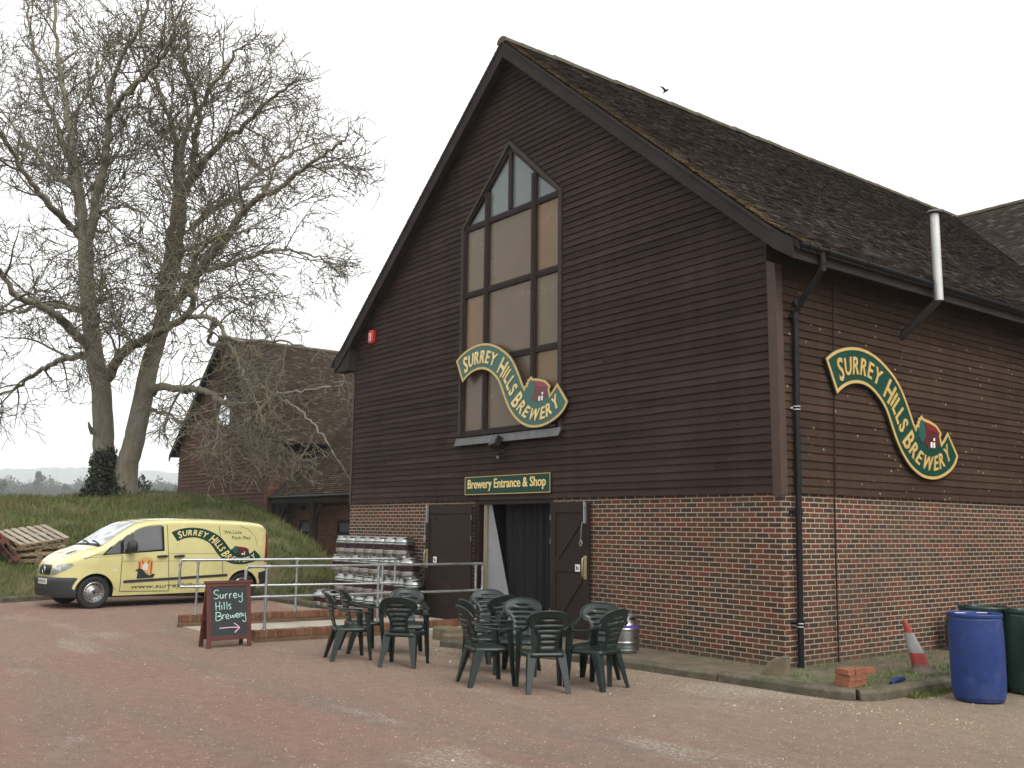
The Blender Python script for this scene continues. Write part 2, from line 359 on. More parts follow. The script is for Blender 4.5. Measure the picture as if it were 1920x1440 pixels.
# ================================================================== main building
XC, ZR, SL = -5.725, 10.75, .849
ROOF = [(0, ZR), (5.925, ZR-5.925*SL), (6.285, 5.47)]        # half profile: distance from ridge line, height
def roof_z(d):
    (a, b), (c, e), (f, g) = ROOF
    return b+(e-b)*(d-a)/(c-a) if d <= c else e+(g-e)*(d-c)/(f-c)
ZB, PB = 2.268, .1101
def tiles(name, prof, place, t0, t1, gauge, wid, mats, parent, skip=None, seed=1, thick=.02):
    rnd = random.Random(seed); V, F = [], []
    seg = []
    for (a, b), (c, e) in zip(prof, prof[1:]): seg.append((a, b, c, e, math.hypot(c-a, e-b)))
    tot = sum(q[4] for q in seg)
    def at(s):
        for a, b, c, e, L in seg:
            if s <= L or (a, b, c, e, L) == seg[-1]:
                k = s/L; return a+(c-a)*k, b+(e-b)*k, -(e-b)/L, (c-a)/L
            s -= L
    n = int(tot/gauge); m = int((t1-t0)/wid)
    for i in range(n+1):
        s0 = i*gauge; s1 = min(s0+gauge*1.06, tot+.05)
        a0, b0, na, nb = at(s0); a1, b1, na1, nb1 = at(s1)
        off = wid/2 if i % 2 else 0
        for j in range(m+1):
            ta = max(t0, t0+j*wid-off); tb = min(t1, t0+(j+1)*wid-off-.004)
            if tb-ta < .02: continue
            if skip and skip((ta+tb)/2, a1): continue
            h0 = .004; h1 = thick+rnd.uniform(-.003, .005); tw = rnd.uniform(-.003, .003); sag = rnd.uniform(-.005, .005)
            k = len(V)
            V += [place(a0+na*h0, b0+nb*h0, ta), place(a0+na*h0, b0+nb*h0, tb),
                  place(a1+na1*(h1+tw)+sag*nb1, b1+nb1*(h1+tw)-sag*na1, tb), place(a1+na1*(h1-tw)+sag*nb1, b1+nb1*(h1-tw)-sag*na1, ta),
                  place(a1+na1*(h1-.018+tw), b1+nb1*(h1-.018+tw), tb), place(a1+na1*(h1-.018-tw), b1+nb1*(h1-.018-tw), ta)]
            F += [(k, k+1, k+2, k+3), (k+3, k+2, k+4, k+5)]
    return fast_mesh(name, V, F, mats, parent)
def boards(mb, z0, n, pitch, ivals, place, seed=3, proj=.026, m=0, jl=4.2):
    rnd = random.Random(seed)
    for k in range(n):
        zb, zt = z0+k*pitch, z0+(k+1)*pitch+.012
        for (a, b, a2, b2) in ivals(zb, z0+(k+1)*pitch):
            cuts = [a]; x = a+rnd.uniform(.6, jl)
            while x < b-.5: cuts.append(x); x += rnd.uniform(2.2, jl)
            cuts.append(b)
            for c, d in zip(cuts, cuts[1:]):
                c2 = a2 if c == a else c; d2 = b2 if d == b else d
                if c != a: c += .002; c2 += .002
                w_ = rnd.uniform(-.004, .004); e0, e1 = rnd.uniform(-.005, .004), rnd.uniform(-.005, .004)
                mb.add([place(c, zb+e0, proj+w_), place(d, zb+e1, proj-w_), place(d2, zt, .004), place(c2, zt, .004), place(c, zb+e0+.001, -.004), place(d, zb+e1+.001, -.004)],
                       [(0, 1, 2, 3), (4, 5, 1, 0)], m)
barn = thing('weatherboarded_building', 'tall brown weatherboarded barn with brick base, steep tiled gable roof and pointed window', 'building')
mb = MB()
for x0, x1 in ((-11.45, -6.72), (-4.53, -.25)): mb.box(x0, x1, 0, .25, -.1, ZB+.03)
mb.box(-.25, 0, 0, 10.9, -.1, ZB+.03)
mb.box(-11.45, -11.2, .25, 16, -.1, ZB+.03)
mb.build('brick_base', M['brick'], barn)
XW = -5.775
def front_iv(zb, zt):
    def ext(z):
        h = min(5.62, (ZR-.14-z)/SL); return XC-h, min(XC+h, -.10)
    def hole(z):
        if z < 3.42: return None
        h = 1.50 if z < 7.50 else max(0, (8.92-z)/.93); return h
    a, b = ext(zb); a2, b2 = ext(zt)
    if b2-a2 < .05: return []
    hb, ht = hole(zb+.001), hole(zt)
    if not hb: return [(a, b, a2, b2)]
    ht = ht or 0
    return [(a, XW-hb, a2, XW-ht), (XW+hb, b, XW+ht, b2)]
mb = MB(); boards(mb, ZB, 75, PB, front_iv, lambda s, z, d: (s, -.012-d, z), 3)
mb.build('front_cladding', M['clad'], barn, recalc=False)
mb = MB(); boards(mb, ZB, 30, PB, lambda a, b: [(.10, 10.6, .10, 10.6)], lambda s, z, d: (.012+d, s, z), 4)
mb.build('side_cladding', M['clad_r'], barn, recalc=False)
mb = MB()
mb.prism([(-11.4, ZB), (-.02, ZB), (-.02, 5.55), (XC, 10.45), (-11.4, 5.55), ], lambda a, b, d: (a, d, b), .02, .2)
for q in ((-.2, -.006, .2, 10.9, ZB+.03, 5.6), (-11.44, -11.2, .2, 16, ZB+.03, 5.6)):
    mb2 = MB(); mb2.box(*q); mb2.build('wall_core', M['black'], barn)
# gable core with an opening for the window: two side pieces and a strip below
mb = MB()
mb.box(-11.42, XW-1.46, .006, .2, ZB+.03, 5.5); mb.box(XW+1.46, -.006, .006, .2, ZB+.03, 5.5); mb.box(XW-1.46, XW+1.46, .006, .2, ZB+.03, 3.45)
mb.prism([(-11.42, 5.5), (XW-1.46, 5.5), (XW-1.46, 7.48), (XW-.0, 8.86), (XC, 10.4)], lambda a, b, d: (a, d, b), .006, .2)
mb.prism([(-.006, 5.5), (XW+1.46, 5.5), (XW+1.46, 7.48), (XW+.0, 8.86), (XC, 10.4)], lambda a, b, d: (a, d, b), .006, .2)
mb.build('gable_core', M['black'], barn)
for q in ((-.10, .040, -.040, .10, ZB-.035, 5.62), (-11.47, -11.40, -.03, .06, ZB-.02, 5.6)):
    mb = MB(); mb.box(*q); mb.build('corner_board', M['corner'], barn, bevel=.004)
# roof
tr = MB()
def deckpoly(sg): 
    top = [(XC+sg*d, z-.02) for d, z in ROOF]; return top+[(x, z-.10) for x, z in reversed(top)]
for sg in (1, -1): tr.prism(deckpoly(sg), lambda a, b, d: (a, d, b), -.25, 16.2)
roof = tr.build('roof', M['barge'], barn)
tiles('roof_tiles', ROOF, lambda a, b, t: (XC+a, t, b), -.285, 16.2, .1, .168, M['tile'], roof, skip=lambda t, a: (a > 16.2-t+.15) or t > 11.5 and a > 5.4, seed=5)
WR = [(0, ZR), (6.1, ZR-6.1*SL)]
tiles('wing_tiles', WR, lambda a, b, t: (t, 16.2-a, b), -6, 7.5, .1, .168, M['tile'], roof, skip=lambda t, a: (a > t-XC+.15), seed=6)
rl = tiles('verge_tiles', ROOF, lambda a, b, t: (XC-a, t, b), -.285, .6, .1, .168, M['tile'], roof, seed=7)
rg = MB(); rnd = random.Random(4)
y = -.30
while y < 16.2:
    L = .42; r0 = .115+rnd.uniform(-.006, .006); dz = rnd.uniform(-.008, .008); vs_, fs_ = [], []
    for i, (yy, rr) in enumerate(((y, r0+.008), (y+L, r0))):
        for k in range(9):
            t = math.pi*(-.08+1.16*k/8); vs_.append((XC+math.cos(t)*rr*1.15, yy, ZR-.03+dz+math.sin(t)*rr*.85))
    for k in range(8): fs_.append((k, k+1, 10+k, 9+k))
    fs_.append(tuple(range(9))); rg.add(vs_, fs_, 0); y += L-.01
x = XC
while x < 7.5:
    vs_, fs_ = [], []
    for xx, rr in ((x, .12), (x+.42, .114)):
        for k in range(9):
            t = math.pi*(-.08+1.16*k/8); vs_.append((xx, 16.2+math.cos(t)*rr*1.15, ZR-.03+math.sin(t)*rr*.85))
    for k in range(8): fs_.append((k, k+1, 10+k, 9+k))
    rg.add(vs_, fs_, 0); x += .41
rg.build('ridge_tile', M['ridge'], roof)
wd = MB(); wd.prism([(XC, 16.2), (7.5, 16.2), (7.5, 10.1), (XC+6.1, 10.1)], lambda a, b, d: (a, b, ZR-.02-(16.2-b)*SL+d), -.06, 0)
wd.build('wing_roof', M['barge'], roof)
wb = MB(); wb.box(-.3, 7.3, 10.7, 10.9, -.1, 6.02); wb.build('wing_wall', M['clad_r'], barn)
# barge boards, fascia, black strip for eaves shade
for sg in (1, -1):
    b = MB(); up_ = [(XC+sg*d, z-.025) for d, z in ROOF]
    lo_ = [(XC+sg*(6.225), 5.225), (XC+sg*5.92, 5.42), (XC, ZR-.335)]
    b.prism(up_[:2]+[(XC+sg*6.225, 5.475)]+lo_, lambda a, c, d: (a, d, c), -.2725, -.238)
    b.prism([(XC+sg*d, z-.024) for d, z in ROOF[:2]]+[(XC+sg*d, z-.085) for d, z in reversed(ROOF[:2])], lambda a, c, d: (a, d, c), -.288, -.2735)
    b.build('bargeboard', M['barge'], barn, bevel=.004)
    s_ = MB(); s_.prism([(XC+sg*5.62, 5.70), (XC+sg*6.2, 5.24), (XC+sg*6.2, 5.22), (XC+sg*5.62, 5.22)], lambda a, c, d: (a, d, c), -.237, .0)
    if sg < 0: s_.build('eaves_box', M['barge'], barn)
f = MB(); f.box(.455, .495, -.237, 10.2, 5.235, 5.46); f.build('fascia', M['barge'], barn, bevel=.003)
f = MB(); f.box(.03, .05, -.236, 10.4, 5.30, 5.78); f.build('eaves_shade', M['black'], barn)  # black strip over the board tops, standing for shade under the eaves
g = MB(); g.tube([(.545, -.2, 5.425), (.545, 10.0, 5.405)], .058, 12)
for yy in [-.19, -.02, .16, .38]+[1.3+i for i in range(9)]: g.tube([(.545, yy-.02, 5.424), (.545, yy+.02, 5.424)], .066, 12)
g.build('gutter', M['plastic_blk'], barn)
g = MB(); g.tube([(-12.03, -.3, 5.42), (-12.03, 8, 5.40)], .06, 10); g.build('gutter', M['plastic_blk'], barn)
d = MB(); d.tube([(.545, .28, 5.40), (.54, .28, 5.20), (.50, .282, 5.12), (.14, .305, 4.74), (.095, .31, 4.66), (.09, .30, 4.5), (.085, .19, -.05)], .040, 14)
for z_ in (5.28, 5.17, 4.78, 4.62): d.tube([(.54 if z_ > 5 else .12 if z_ > 4.7 else .094, .29, z_-.035), (.54 if z_ > 5 else .115 if z_ > 4.7 else .094, .29, z_+.035)], .049, 14)
dp = d.build('downpipe', M['plastic_blk'], barn)
for z_, y_ in ((4.60, .298), (2.02, .245), (.62, .21)):
    d = MB(); d.tube([(.0875, y_, z_-.045), (.0875, y_, z_+.045)], .049, 14); d.box(.0, .09, y_-.09, y_-.05, z_-.015, z_+.015); d.build('pipe_bracket', M['plastic_blk'], dp)
for z_, y_ in ((3.38, .268), (.60, .205)):
    d = MB()
    for q in (.02, -.02): d.tube([(.0875, y_, z_+q-.004), (.0875, y_, z_+q+.004)], .0495, 14)
    d.box(.0, .06, y_-.065, y_-.045, z_-.010, z_+.010); d.build('pipe_clip', M['white'], dp)
# ---- gable window
win = MB(); W0, W1, SP, AP, SILL = XW-1.475, XW+1.475, 7.50, 8.84, 3.45
def yfn(a, b, d): return (a, d, b)
wf = MB()
wf.box(W0+.05, W0+.115, -.02, .06, SILL, SP+.03); wf.box(W1-.115, W1-.05, -.02, .06, SILL, SP+.03)
for sg in (-1, 1):
    wf.prism([(XW, AP-.065), (XW+sg*1.475, SP-.01), (XW+sg*1.475, SP-.09), (XW, AP-.165)], yfn, -.02+.001*sg, .06)
for mx_ in (-6.475, -5.075):
    zt_ = AP-.15-abs(mx_-XW)*.915
    wf.box(mx_-.065, mx_+.065, -.028, .058, SILL, zt_); wf.box(mx_-.028, mx_+.028, -.040, -.028, SILL, zt_-.03)
wf.box(XW-.045, XW+.045, -.024, .05, SP+.06, AP-.16)
for z_ in (SP-.01, 6.17, 4.835):
    wf.box(W0+.1, W1-.1, -.016, .052, z_-.055, z_+.055); wf.box(W0+.1, W1-.1, -.022, -.016, z_-.02, z_+.02)
wf.box(W0+.04, W1-.04, -.030, .056, SILL, SILL+.11)
fr = wf.build('window_frame', M['frame'], barn, bevel=.004)
tm = MB()
tm.box(W0-.01, W0+.05, -.060, .05, SILL-.02, SP+.01); tm.box(W1-.05, W1+.01, -.060, .05, SILL-.02, SP+.01)
for sg in (-1, 1):
    tm.prism([(XW, AP+.03), (XW+sg*1.487, SP+.02), (XW+sg*1.475, SP-.05), (XW, AP-.065)], yfn, -.061+.001*sg, .05)
tm.build('outer_trim', M['frame_lt'], fr, bevel=.004)
cols3 = [(W0+.11, -6.54), (-6.41, -5.14), (-5.01, W1-.11)]
rows3 = [(SILL+.11, 4.78), (4.89, 6.115), (6.225, 7.435)]
for r_, (z0, z1) in enumerate(rows3):
    for c_, (x0, x1) in enumerate(cols3):
        p = MB(); p.box(x0-.01, x1+.01, .022, .03, z0-.01, z1+.01)
        p.build('pane', M['glass_or'] if (r_, c_) in ((2, 2), (1, 0), (0, 2)) else M['glass_tan'], fr)
def tp(x): return AP-.15-abs(x-XW)*.93
zz0 = SP+.04
for poly in ([(W0+.15, zz0), (-6.53, zz0), (-6.53, tp(-6.53))], [(-6.41, zz0), (XW-.04, zz0), (XW-.04, tp(XW-.04)), (-6.41, tp(-6.41))],
             [(XW+.04, zz0), (-5.14, zz0), (-5.14, tp(-5.14)), (XW+.04, tp(XW+.04))], [(-5.01, zz0), (W1-.15, zz0), (-5.01, tp(-5.01))]):
    p = MB(); p.prism(poly, yfn, .024, .032); p.build('pane', M['glass_grey'], fr)
bk = MB(); bk.prism([(W0, SILL-.1), (W1, SILL-.1), (W1, SP), (XW, AP), (W0, SP)], yfn, .07, .1); bk.build('window_backing', M['black'], fr)
s_ = MB(); s_.box(W0-.02, W1-.08, -.10, -.02, SILL-.005, SILL+.035); s_.build('window_sill', M['frame'], barn, bevel=.004)
s_ = MB(); s_.prism([(-.012, SILL-.01), (-.075, SILL-.02), (-.125, SILL-.165), (-.12, SILL-.17), (-.03, SILL-.05)], lambda a, b, d: (d, a, b), W0-.03, W1+.03)
s_.build('sill_flashing', M['dull'], barn)
# ---- doorway
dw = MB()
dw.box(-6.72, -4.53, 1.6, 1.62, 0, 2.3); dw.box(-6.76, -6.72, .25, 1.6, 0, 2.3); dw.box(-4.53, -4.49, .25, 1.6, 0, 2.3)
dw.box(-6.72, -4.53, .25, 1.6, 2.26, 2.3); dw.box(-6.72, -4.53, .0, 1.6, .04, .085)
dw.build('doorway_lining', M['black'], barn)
dw = MB(); dw.box(-6.72, -6.60, -.01, .20, .085, 2.26); dw.box(-4.60, -4.53, -.01, .20, .085, 2.26); dw.box(-6.60, -4.60, -.008, .2, 2.19, 2.26)
dw.build('door_frame', M['dark_wood'], barn, bevel=.004)
dw = MB(); dw.box(-6.50, -6.405, .03, .14, .085, 2.19); dw.build('inner_post', M['beige'], barn)
cu_ = MB(); vs_, fs_ = [], []; n = 80
for i in range(n+1):
    x = -6.2+1.62*i/n; yy = .30+.05*math.sin(i*1.15)+.03*math.sin(i*.43+1)
    vs_ += [(x, yy, .10), (x, yy*.6+.1, 2.25)]
for i in range(n): fs_.append((2*i, 2*i+2, 2*i+3, 2*i+1))
cu_.add(vs_, fs_, 0, True)
tag(cu_.build('door_curtain', M['curtain'], recalc=False), 'black strip curtain hanging inside the open doorway', 'curtain')
ws = MB(); ws.prism([(-6.395, .09), (-5.62, .09), (-6.31, 2.19), (-6.395, 2.19)], yfn, .06, .075)
tag(ws.build('leaning_board', M['grey_sheet']), 'pale grey tapering board standing in the open doorway beside the black curtain', 'board')
def door(x0, x1, hinge, label):
    d_ = MB(); y0, y1 = -.085, -.04; zb, zt = .09, 2.20
    d_.box(x0, x1, y0+.018, y1, zb, zt)
    st = .12
    for a, b in ((x0, x0+st), (x1-st, x1)): d_.box(a, b, y0, y0+.018, zb, zt)
    for a, b in ((zb, zb+.20), (1.10, 1.27), (zt-.17, zt)): d_.box(x0+st, x1-st, y0+.001, y0+.018, a, b)
    for a, b in ((zb+.20, 1.10), (1.27, zt-.17)):
        if hinge == 'R': p0, p1 = (x0+st+.02, b), (x1-st, a+.06)
        else: p0, p1 = (x1-st-.02, b), (x0+st, a+.06)
        d_.prism([(p0[0], p0[1]), (p1[0], p1[1]), (p1[0], p1[1]-.13), (p0[0], p0[1]-.13)], yfn, y0+.004, y0+.018)
    o = d_.build('door', M['dark_wood'], barn, bevel=.004); tag(o, label)
    hx = x0+.06 if hinge == 'R' else x1-.07
    h = MB(); h.box(hx-.035, hx+.035, y0-.006, y0, 1.0, 1.36); h.tube([(hx, y0, 1.04), (hx, y0-.06, 1.04), (hx, y0-.065, 1.06), (hx, y0-.065, 1.30), (hx, y0-.06, 1.32), (hx, y0, 1.32)], .012, 8)
    h.build('pull_handle', M['brass'], o)
    b_ = MB(); b_.box(hx-.028, hx+.028, y0-.022, y0, 1.86, 2.19)
    b_.tube([(hx, y0-.03, 1.92), (hx, y0-.03, 2.21)], .010, 8)
    dx = -.05 if hinge == 'R' else -.07
    b_.tube([(hx, y0-.03, 1.90), (hx+dx*.4, y0-.05, 1.86), (hx+dx, y0-.035, 1.60)], .007, 6)
    ring = [(hx+dx+.03*math.sin(t), y0-.035, 1.555+.045*math.cos(t)) for t in [i*2*math.pi/12 for i in range(13)]]
    b_.tube(ring, .008, 6); b_.build('pull_bolt', M['galv'], o)
    px = x0+.34 if hinge == 'R' else x1-.25
    s2 = MB(); s2.box(px-.055, px+.055, y0-.004, y0+.001, 1.11, 1.22); pl = s2.build('door_notice', M['label_w'], o)
    s3 = MB(); s3.box(px-.03, px-.002, y0-.0065, y0-.0045, 1.135, 1.195, 0); s3.box(px+.006, px+.035, y0-.0065, y0-.0045, 1.165, 1.178, 0); s3.box(px+.006, px+.016, y0-.0065, y0-.0045, 1.135, 1.16, 0); s3.box(px+.024, px+.034, y0-.0065, y0-.0045, 1.135, 1.16, 0)
    s3.build('notice_symbol', M['green_txt'], pl)
    e = x1 if hinge == 'R' else x0
    for z_ in (.45, 1.58, 1.96):
        hg = MB(); hg.tube([(e, y0-.005, z_-.05), (e, y0-.005, z_+.05)], .012, 8); hg.box(e-.02, e+.02, y0-.003, y0+.0, z_-.035, z_+.035); hg.build('hinge', M['dull'], o)
    return o
door(-8.24, -6.735, 'R', 'wide door leaf folded flat against the brick wall')
door(-4.50, -3.58, 'L', 'narrow door leaf folded back beside the black curtain')
cv = MB(); cv.tube([(.045, 1.06, .05), (.045, 1.10, 2.2)], .012, 6); cv.tube([(.045, 1.10, 2.2), (.055, 1.12, 2.4), (.05, 1.25, 5.24)], .009, 6)
tag(cv.build('wall_cable', M['frame']), 'thin dark cable running up the side wall past the downpipe', 'cable')

# ================================================================== signs
SU = [(-0.116,-0.049),(0,0.034),(0.169,0.111),(0.363,0.166),(0.56,0.199),(0.758,0.206),(0.933,0.186),(1.108,0.144),(1.284,0.076),(1.435,-0.007),(1.586,-0.099),(1.712,-0.206),(1.81,-0.324),(1.894,-0.451),(1.977,-0.594),(2.048,-0.724),(2.107,-0.84),(2.155,-0.94),(2.215,-1.02),(2.30,-1.098),(2.415,-1.150),(2.558,-1.162),(2.692,-1.125),(2.80,-1.05),(2.88,-0.99),(3.031,-0.836)]
SD = [(0.127,-0.531),(0.226,-0.459),(0.374,-0.381),(0.522,-0.339),(0.695,-0.322),(0.843,-0.336),(0.991,-0.386),(1.137,-0.474),(1.258,-0.566),(1.352,-0.689),(1.409,-0.802),(1.465,-0.914),(1.533,-1.041),(1.627,-1.182),(1.749,-1.321),(1.9,-1.446),(2.083,-1.542),(2.272,-1.601),(2.498,-1.615),(2.672,-1.601),(2.882,-1.547),(3.1,-1.453),(3.249,-1.338),(3.324,-1.209)]
STOP = [(2.107,-0.84),(2.112,-0.790),(2.150,-0.785),(2.138,-0.748),(2.185,-0.735),(2.190,-0.684),(2.235,-0.680),(2.295,-0.629),(2.347,-0.678),(2.516,-0.703),(2.699,-0.751),(2.795,-0.822),(2.861,-0.894),(2.821,-0.943),(2.864,-1.01)]
ROOFP = [(2.365,-0.722),(2.513,-0.735),(2.683,-0.772),(2.778,-0.838),(2.795,-0.878),(2.487,-0.861),(2.42,-0.812)]
WALLP = [(2.36,-0.80),(2.42,-0.814),(2.487,-0.863),(2.795,-0.880),(2.785,-0.985),(2.735,-1.072),(2.602,-1.134),(2.458,-1.131),(2.338,-1.065),(2.318,-0.976)]
TREEP = [(2.291,-0.675),(2.330,-0.716),(2.375,-0.744),(2.352,-0.791),(2.403,-0.834),(2.375,-0.889),(2.408,-0.925),(2.366,-0.98),(2.33,-1.014),(2.295,-1.06),(2.235,-1.025),(2.178,-0.965),(2.190,-0.924),(2.156,-0.867),(2.190,-0.819),(2.180,-0.775),(2.229,-0.735)]
LITP = [[(2.602,-0.97),(2.645,-0.967),(2.642,-1.012),(2.600,-1.012)],[(2.515,-1.038),(2.565,-1.035),(2.560,-1.12),(2.510,-1.12)],[(2.592,-1.038),(2.641,-1.035),(2.634,-1.12),(2.588,-1.12)]]
def resample(P, n):
    P = np.array(P, float); d = np.r_[0, np.cumsum(np.hypot(*np.diff(P, axis=0).T))]; t = np.linspace(0, d[-1], n)
    Q = np.c_[np.interp(t, d, P[:, 0]), np.interp(t, d, P[:, 1])]
    for _ in range(2): Q[1:-1] = .25*Q[:-2]+.5*Q[1:-1]+.25*Q[2:]
    return Q
NU = 60
QU, QD = resample(SU, NU), resample(SD, NU)
PAIRS = [((-0.116,-0.049),(0.127,-0.531)),((0.169,0.111),(0.276,-0.426)),((0.56,0.199),(0.522,-0.339)),((0.933,0.186),(0.769,-0.329)),((1.208,0.104),(0.966,-0.374)),((1.435,-0.007),(1.125,-0.468)),((1.611,-0.119),(1.246,-0.559)),((1.761,-0.261),(1.341,-0.676)),((1.881,-0.437),(1.409,-0.802)),((1.977,-0.594),(1.488,-0.957)),((2.059,-0.753),(1.568,-1.097)),((2.129,-0.906),(1.664,-1.223)),((2.229,-1.027),(1.799,-1.363)),((2.346,-1.125),(1.978,-1.494)),((2.486,-1.155),(2.218,-1.588)),((2.601,-1.148),(2.498,-1.615)),((2.723,-1.095),(2.761,-1.577)),((2.849,-1.011),(3.006,-1.496)),((3.031,-0.836),(3.324,-1.209))]
pm = np.array([[(a[0]+b[0])/2, (a[1]+b[1])/2] for a, b in PAIRS]); pt_ = np.r_[0, np.cumsum(np.hypot(*np.diff(pm, axis=0).T))]; tt_ = np.linspace(0, pt_[-1], NU)
PU = np.array([np.interp(tt_, pt_, [q[0][k] for q in PAIRS]) for k in (0, 1)]).T.copy(); PD = np.array([np.interp(tt_, pt_, [q[1][k] for q in PAIRS]) for k in (0, 1)]).T.copy()
for A_ in (PU, PD):
    for _ in range(6): A_[1:-1] = .25*A_[:-2]+.5*A_[1:-1]+.25*A_[2:]
def band(t, v):
    f = min(max(t, 0), 1)*(NU-1); i = min(int(f), NU-2); k = f-i
    a = PD[i]*(1-k)+PD[i+1]*k; b = PU[i]*(1-k)+PU[i+1]*k
    return a*(1-v)+b*v
def sign_outline():
    iu = int(np.argmin(np.hypot(*(QU-np.array(STOP[0])).T))); iv = int(np.argmin(np.hypot(*(QU-np.array(STOP[-1])).T)))
    top_ = [tuple(q) for q in QU[:iu+1]]+STOP[1:-1]+[tuple(q) for q in QU[iv:]]
    return top_+[tuple(q) for q in QD[::-1]]
def inset(P, d):
    out = []; n = len(P)
    for i in range(n):
        a, b, c = np.array(P[i-1]), np.array(P[i]), np.array(P[(i+1) % n])
        e1 = b-a; e2 = c-b; e1 = e1/max(np.hypot(*e1), 1e-9); e2 = e2/max(np.hypot(*e2), 1e-9)
        n1 = np.array((e1[1], -e1[0])); n2 = np.array((e2[1], -e2[0])); m_ = n1+n2; l_ = np.hypot(*m_)
        m_ = n1 if l_ < .2 else m_/l_; k = min(1/max(m_ @ n1, .5), 1.6)
        out.append(tuple(b+m_*d*k))
    return out
def letters():                 # small-capital lettering bent through the ribbon
    V, F = [], []
    words = [('S', 1), ('URREY', 0), (' ', 2), ('H', 1), ('ILLS', 0), (' ', 3), ('B', 1), ('REWERY', 0)]
    items = []; x = 0
    for wd_, big in words:
        for ch in wd_:
            if ch == ' ': x += .34 if big == 2 else .20; continue
            vs_, fs_ = text_geo(ch, 1, .018); a = [q[0] for q in vs_]; wdt = (max(a)-min(a))*.74*(1.12 if big else .96)
            items.append((x, wdt, big, vs_, fs_, min(a), max(a), min(q[1] for q in vs_), max(q[1] for q in vs_))); x += wdt+.10
    tot = x-.10
    for x0, wdt, big, vs_, fs_, ax, bx, ay, by in items:
        k = len(V); lo, hi = (.20, .80) if big else (.27, .745)
        for q in vs_:
            t = .05+.905*(x0+(q[0]-ax)/(bx-ax)*wdt)/tot; v_ = lo+(q[1]-ay)/(by-ay)*(hi-lo)
            V.append(tuple(band(t, v_)))
        F += [tuple(k+i for i in f_) for f_ in fs_]
    return V, F
LET = letters(); OUT = sign_outline()
def extr(mb, VF, fn, d0, d1, m=0):     # give flat lettering a little depth
    V, F = VF; n = len(V); ec = {}
    for f_ in F:
        for a, b in zip(f_, f_[1:]+f_[:1]): ec[(a, b)] = 1
    vs_ = [fn(a, b, d1) for a, b in V]+[fn(a, b, d0) for a, b in V]; fs_ = list(F)
    for (a, b) in ec:
        if (b, a) not in ec: fs_.append((a, b, n+b, n+a))
    mb.add(vs_, fs_, m)
def ribbon_sign(root, fn, faded, th=.03):
    G, RR, RD = (M['green_sign_f'], M['red_f'], M['red_fd']) if faded else (M['green_sign'], M['red_sign'], M['red_dk'])
    b = MB(); b.prism(OUT, fn, 0, th); b.build('sign_board', M['sign_back'], root)
    b = MB(); b.prism(inset(OUT, .004), fn, th-.002, th+.003); b.build('sign_face', G, root)
    b = MB()
    for (d0, d1, h0, h1) in ((.010, .052, th+.002, th+.011),):
        A, B = inset(OUT, d0), inset(OUT, d1); n = len(A)
        for i in range(n):
            j = (i+1) % n; b.add([fn(*A[i], h1), fn(*A[j], h1), fn(*B[j], h1), fn(*B[i], h1), fn(*A[i], h0), fn(*A[j], h0), fn(*B[j], h0), fn(*B[i], h0)], [(0,1,2,3), (4,5,1,0), (7,6,2,3)])
    b.build('sign_border', M['gold'], root)
    b = MB(); extr(b, LET, fn, th+.003, th+.016); b.build('sign_lettering', M['gold'] if not faded else M['cream'], root, recalc=False)
    pic = MB(); pic.prism(WALLP, fn, th+.002, th+.007); po = pic.build('painted_house', RD, root)
    pic = MB(); pic.prism(ROOFP, fn, th+.002, th+.0085); pic.build('painted_roof', RR, po)
    pic = MB(); pic.prism(TREEP, fn, th+.002, th+.0095); pic.build('painted_tree', M['tree_green'] if not faded else M['green_sign_f'], po)
    pic = MB()
    for q in LITP: pic.prism(q, fn, th+.002, th+.010)
    pic.build('painted_window', M['label_w'], po)
r_ = thing('ribbon_sign', 'faded green and gold ribbon sign with painted house, hung over the gable window', 'sign', (-7.16, -.085, 4.95))
ribbon_sign(r_, lambda a, b, d: (a*.945, -d, b*.93), True)
r_ = thing('ribbon_sign', 'deep green and gold ribbon sign with painted red house on the side wall', 'sign', (.06, 1.05, 4.17))
ribbon_sign(r_, lambda a, b, d: (d, a, b), False)
r_ = thing('entrance_sign', 'green rectangular sign with cream entrance and shop lettering above the doorway', 'sign', (-5.75, -.048, 2.53))
b = MB(); b.box(-1.225, 1.225, -.02, 0, -.165, .165); b.build('sign_board', M['green_sign'], r_, bevel=.006)
b = MB()
for z_ in (-.158, .158): b.box(-1.22, 1.22, -.026, -.0205, z_-.006, z_+.006)
for x_ in (-1.216, 1.216): b.box(x_-.005, x_+.005, -.0265, -.0205, -.152, .152)
b.build('sign_border', M['gold'], r_)
b = MB(); extr(b, text_fit('Brewery Entrance & Shop', -1.13, 1.11, -.105, .115, .014), lambda a, c, d: (a, -d, c), .0205, .027); b.build('sign_lettering', M['cream'], r_, recalc=False)
# alarm, flood lamp, flue, bird
r_ = thing('alarm_box', 'small red alarm box under the left slope of the gable', 'alarm', (-10.60, -.035, 5.88))
b = MB(); b.prism([(-.07, -.15), (.07, -.15), (.10, -.09), (.10, .09), (.07, .15), (-.07, .15), (-.10, .09), (-.10, -.09)], lambda a, c, d: (a, -d, c), 0, .09); b.build('alarm_case', M['red_box'], r_, bevel=.02)
b = MB(); b.box(-.035, .035, -.096, -.0905, -.08, .04); b.box(-.045, .045, -.096, -.0905, .055, .07); b.build('alarm_label', M['label_w'], r_)
b = MB(); b.box(-.018, .014, -.0985, -.0965, -.065, .025); b.build('label_print', M['plastic_blk'], r_)
r_ = thing('flood_lamp', 'small black flood lamp fixed to the boards below the gable window', 'lamp', (-5.86, -.035, 3.13))
b = MB(); Mx = Matrix.Rotation(R(-28), 4, 'X') @ Matrix.Rotation(R(-12), 4, 'Z')
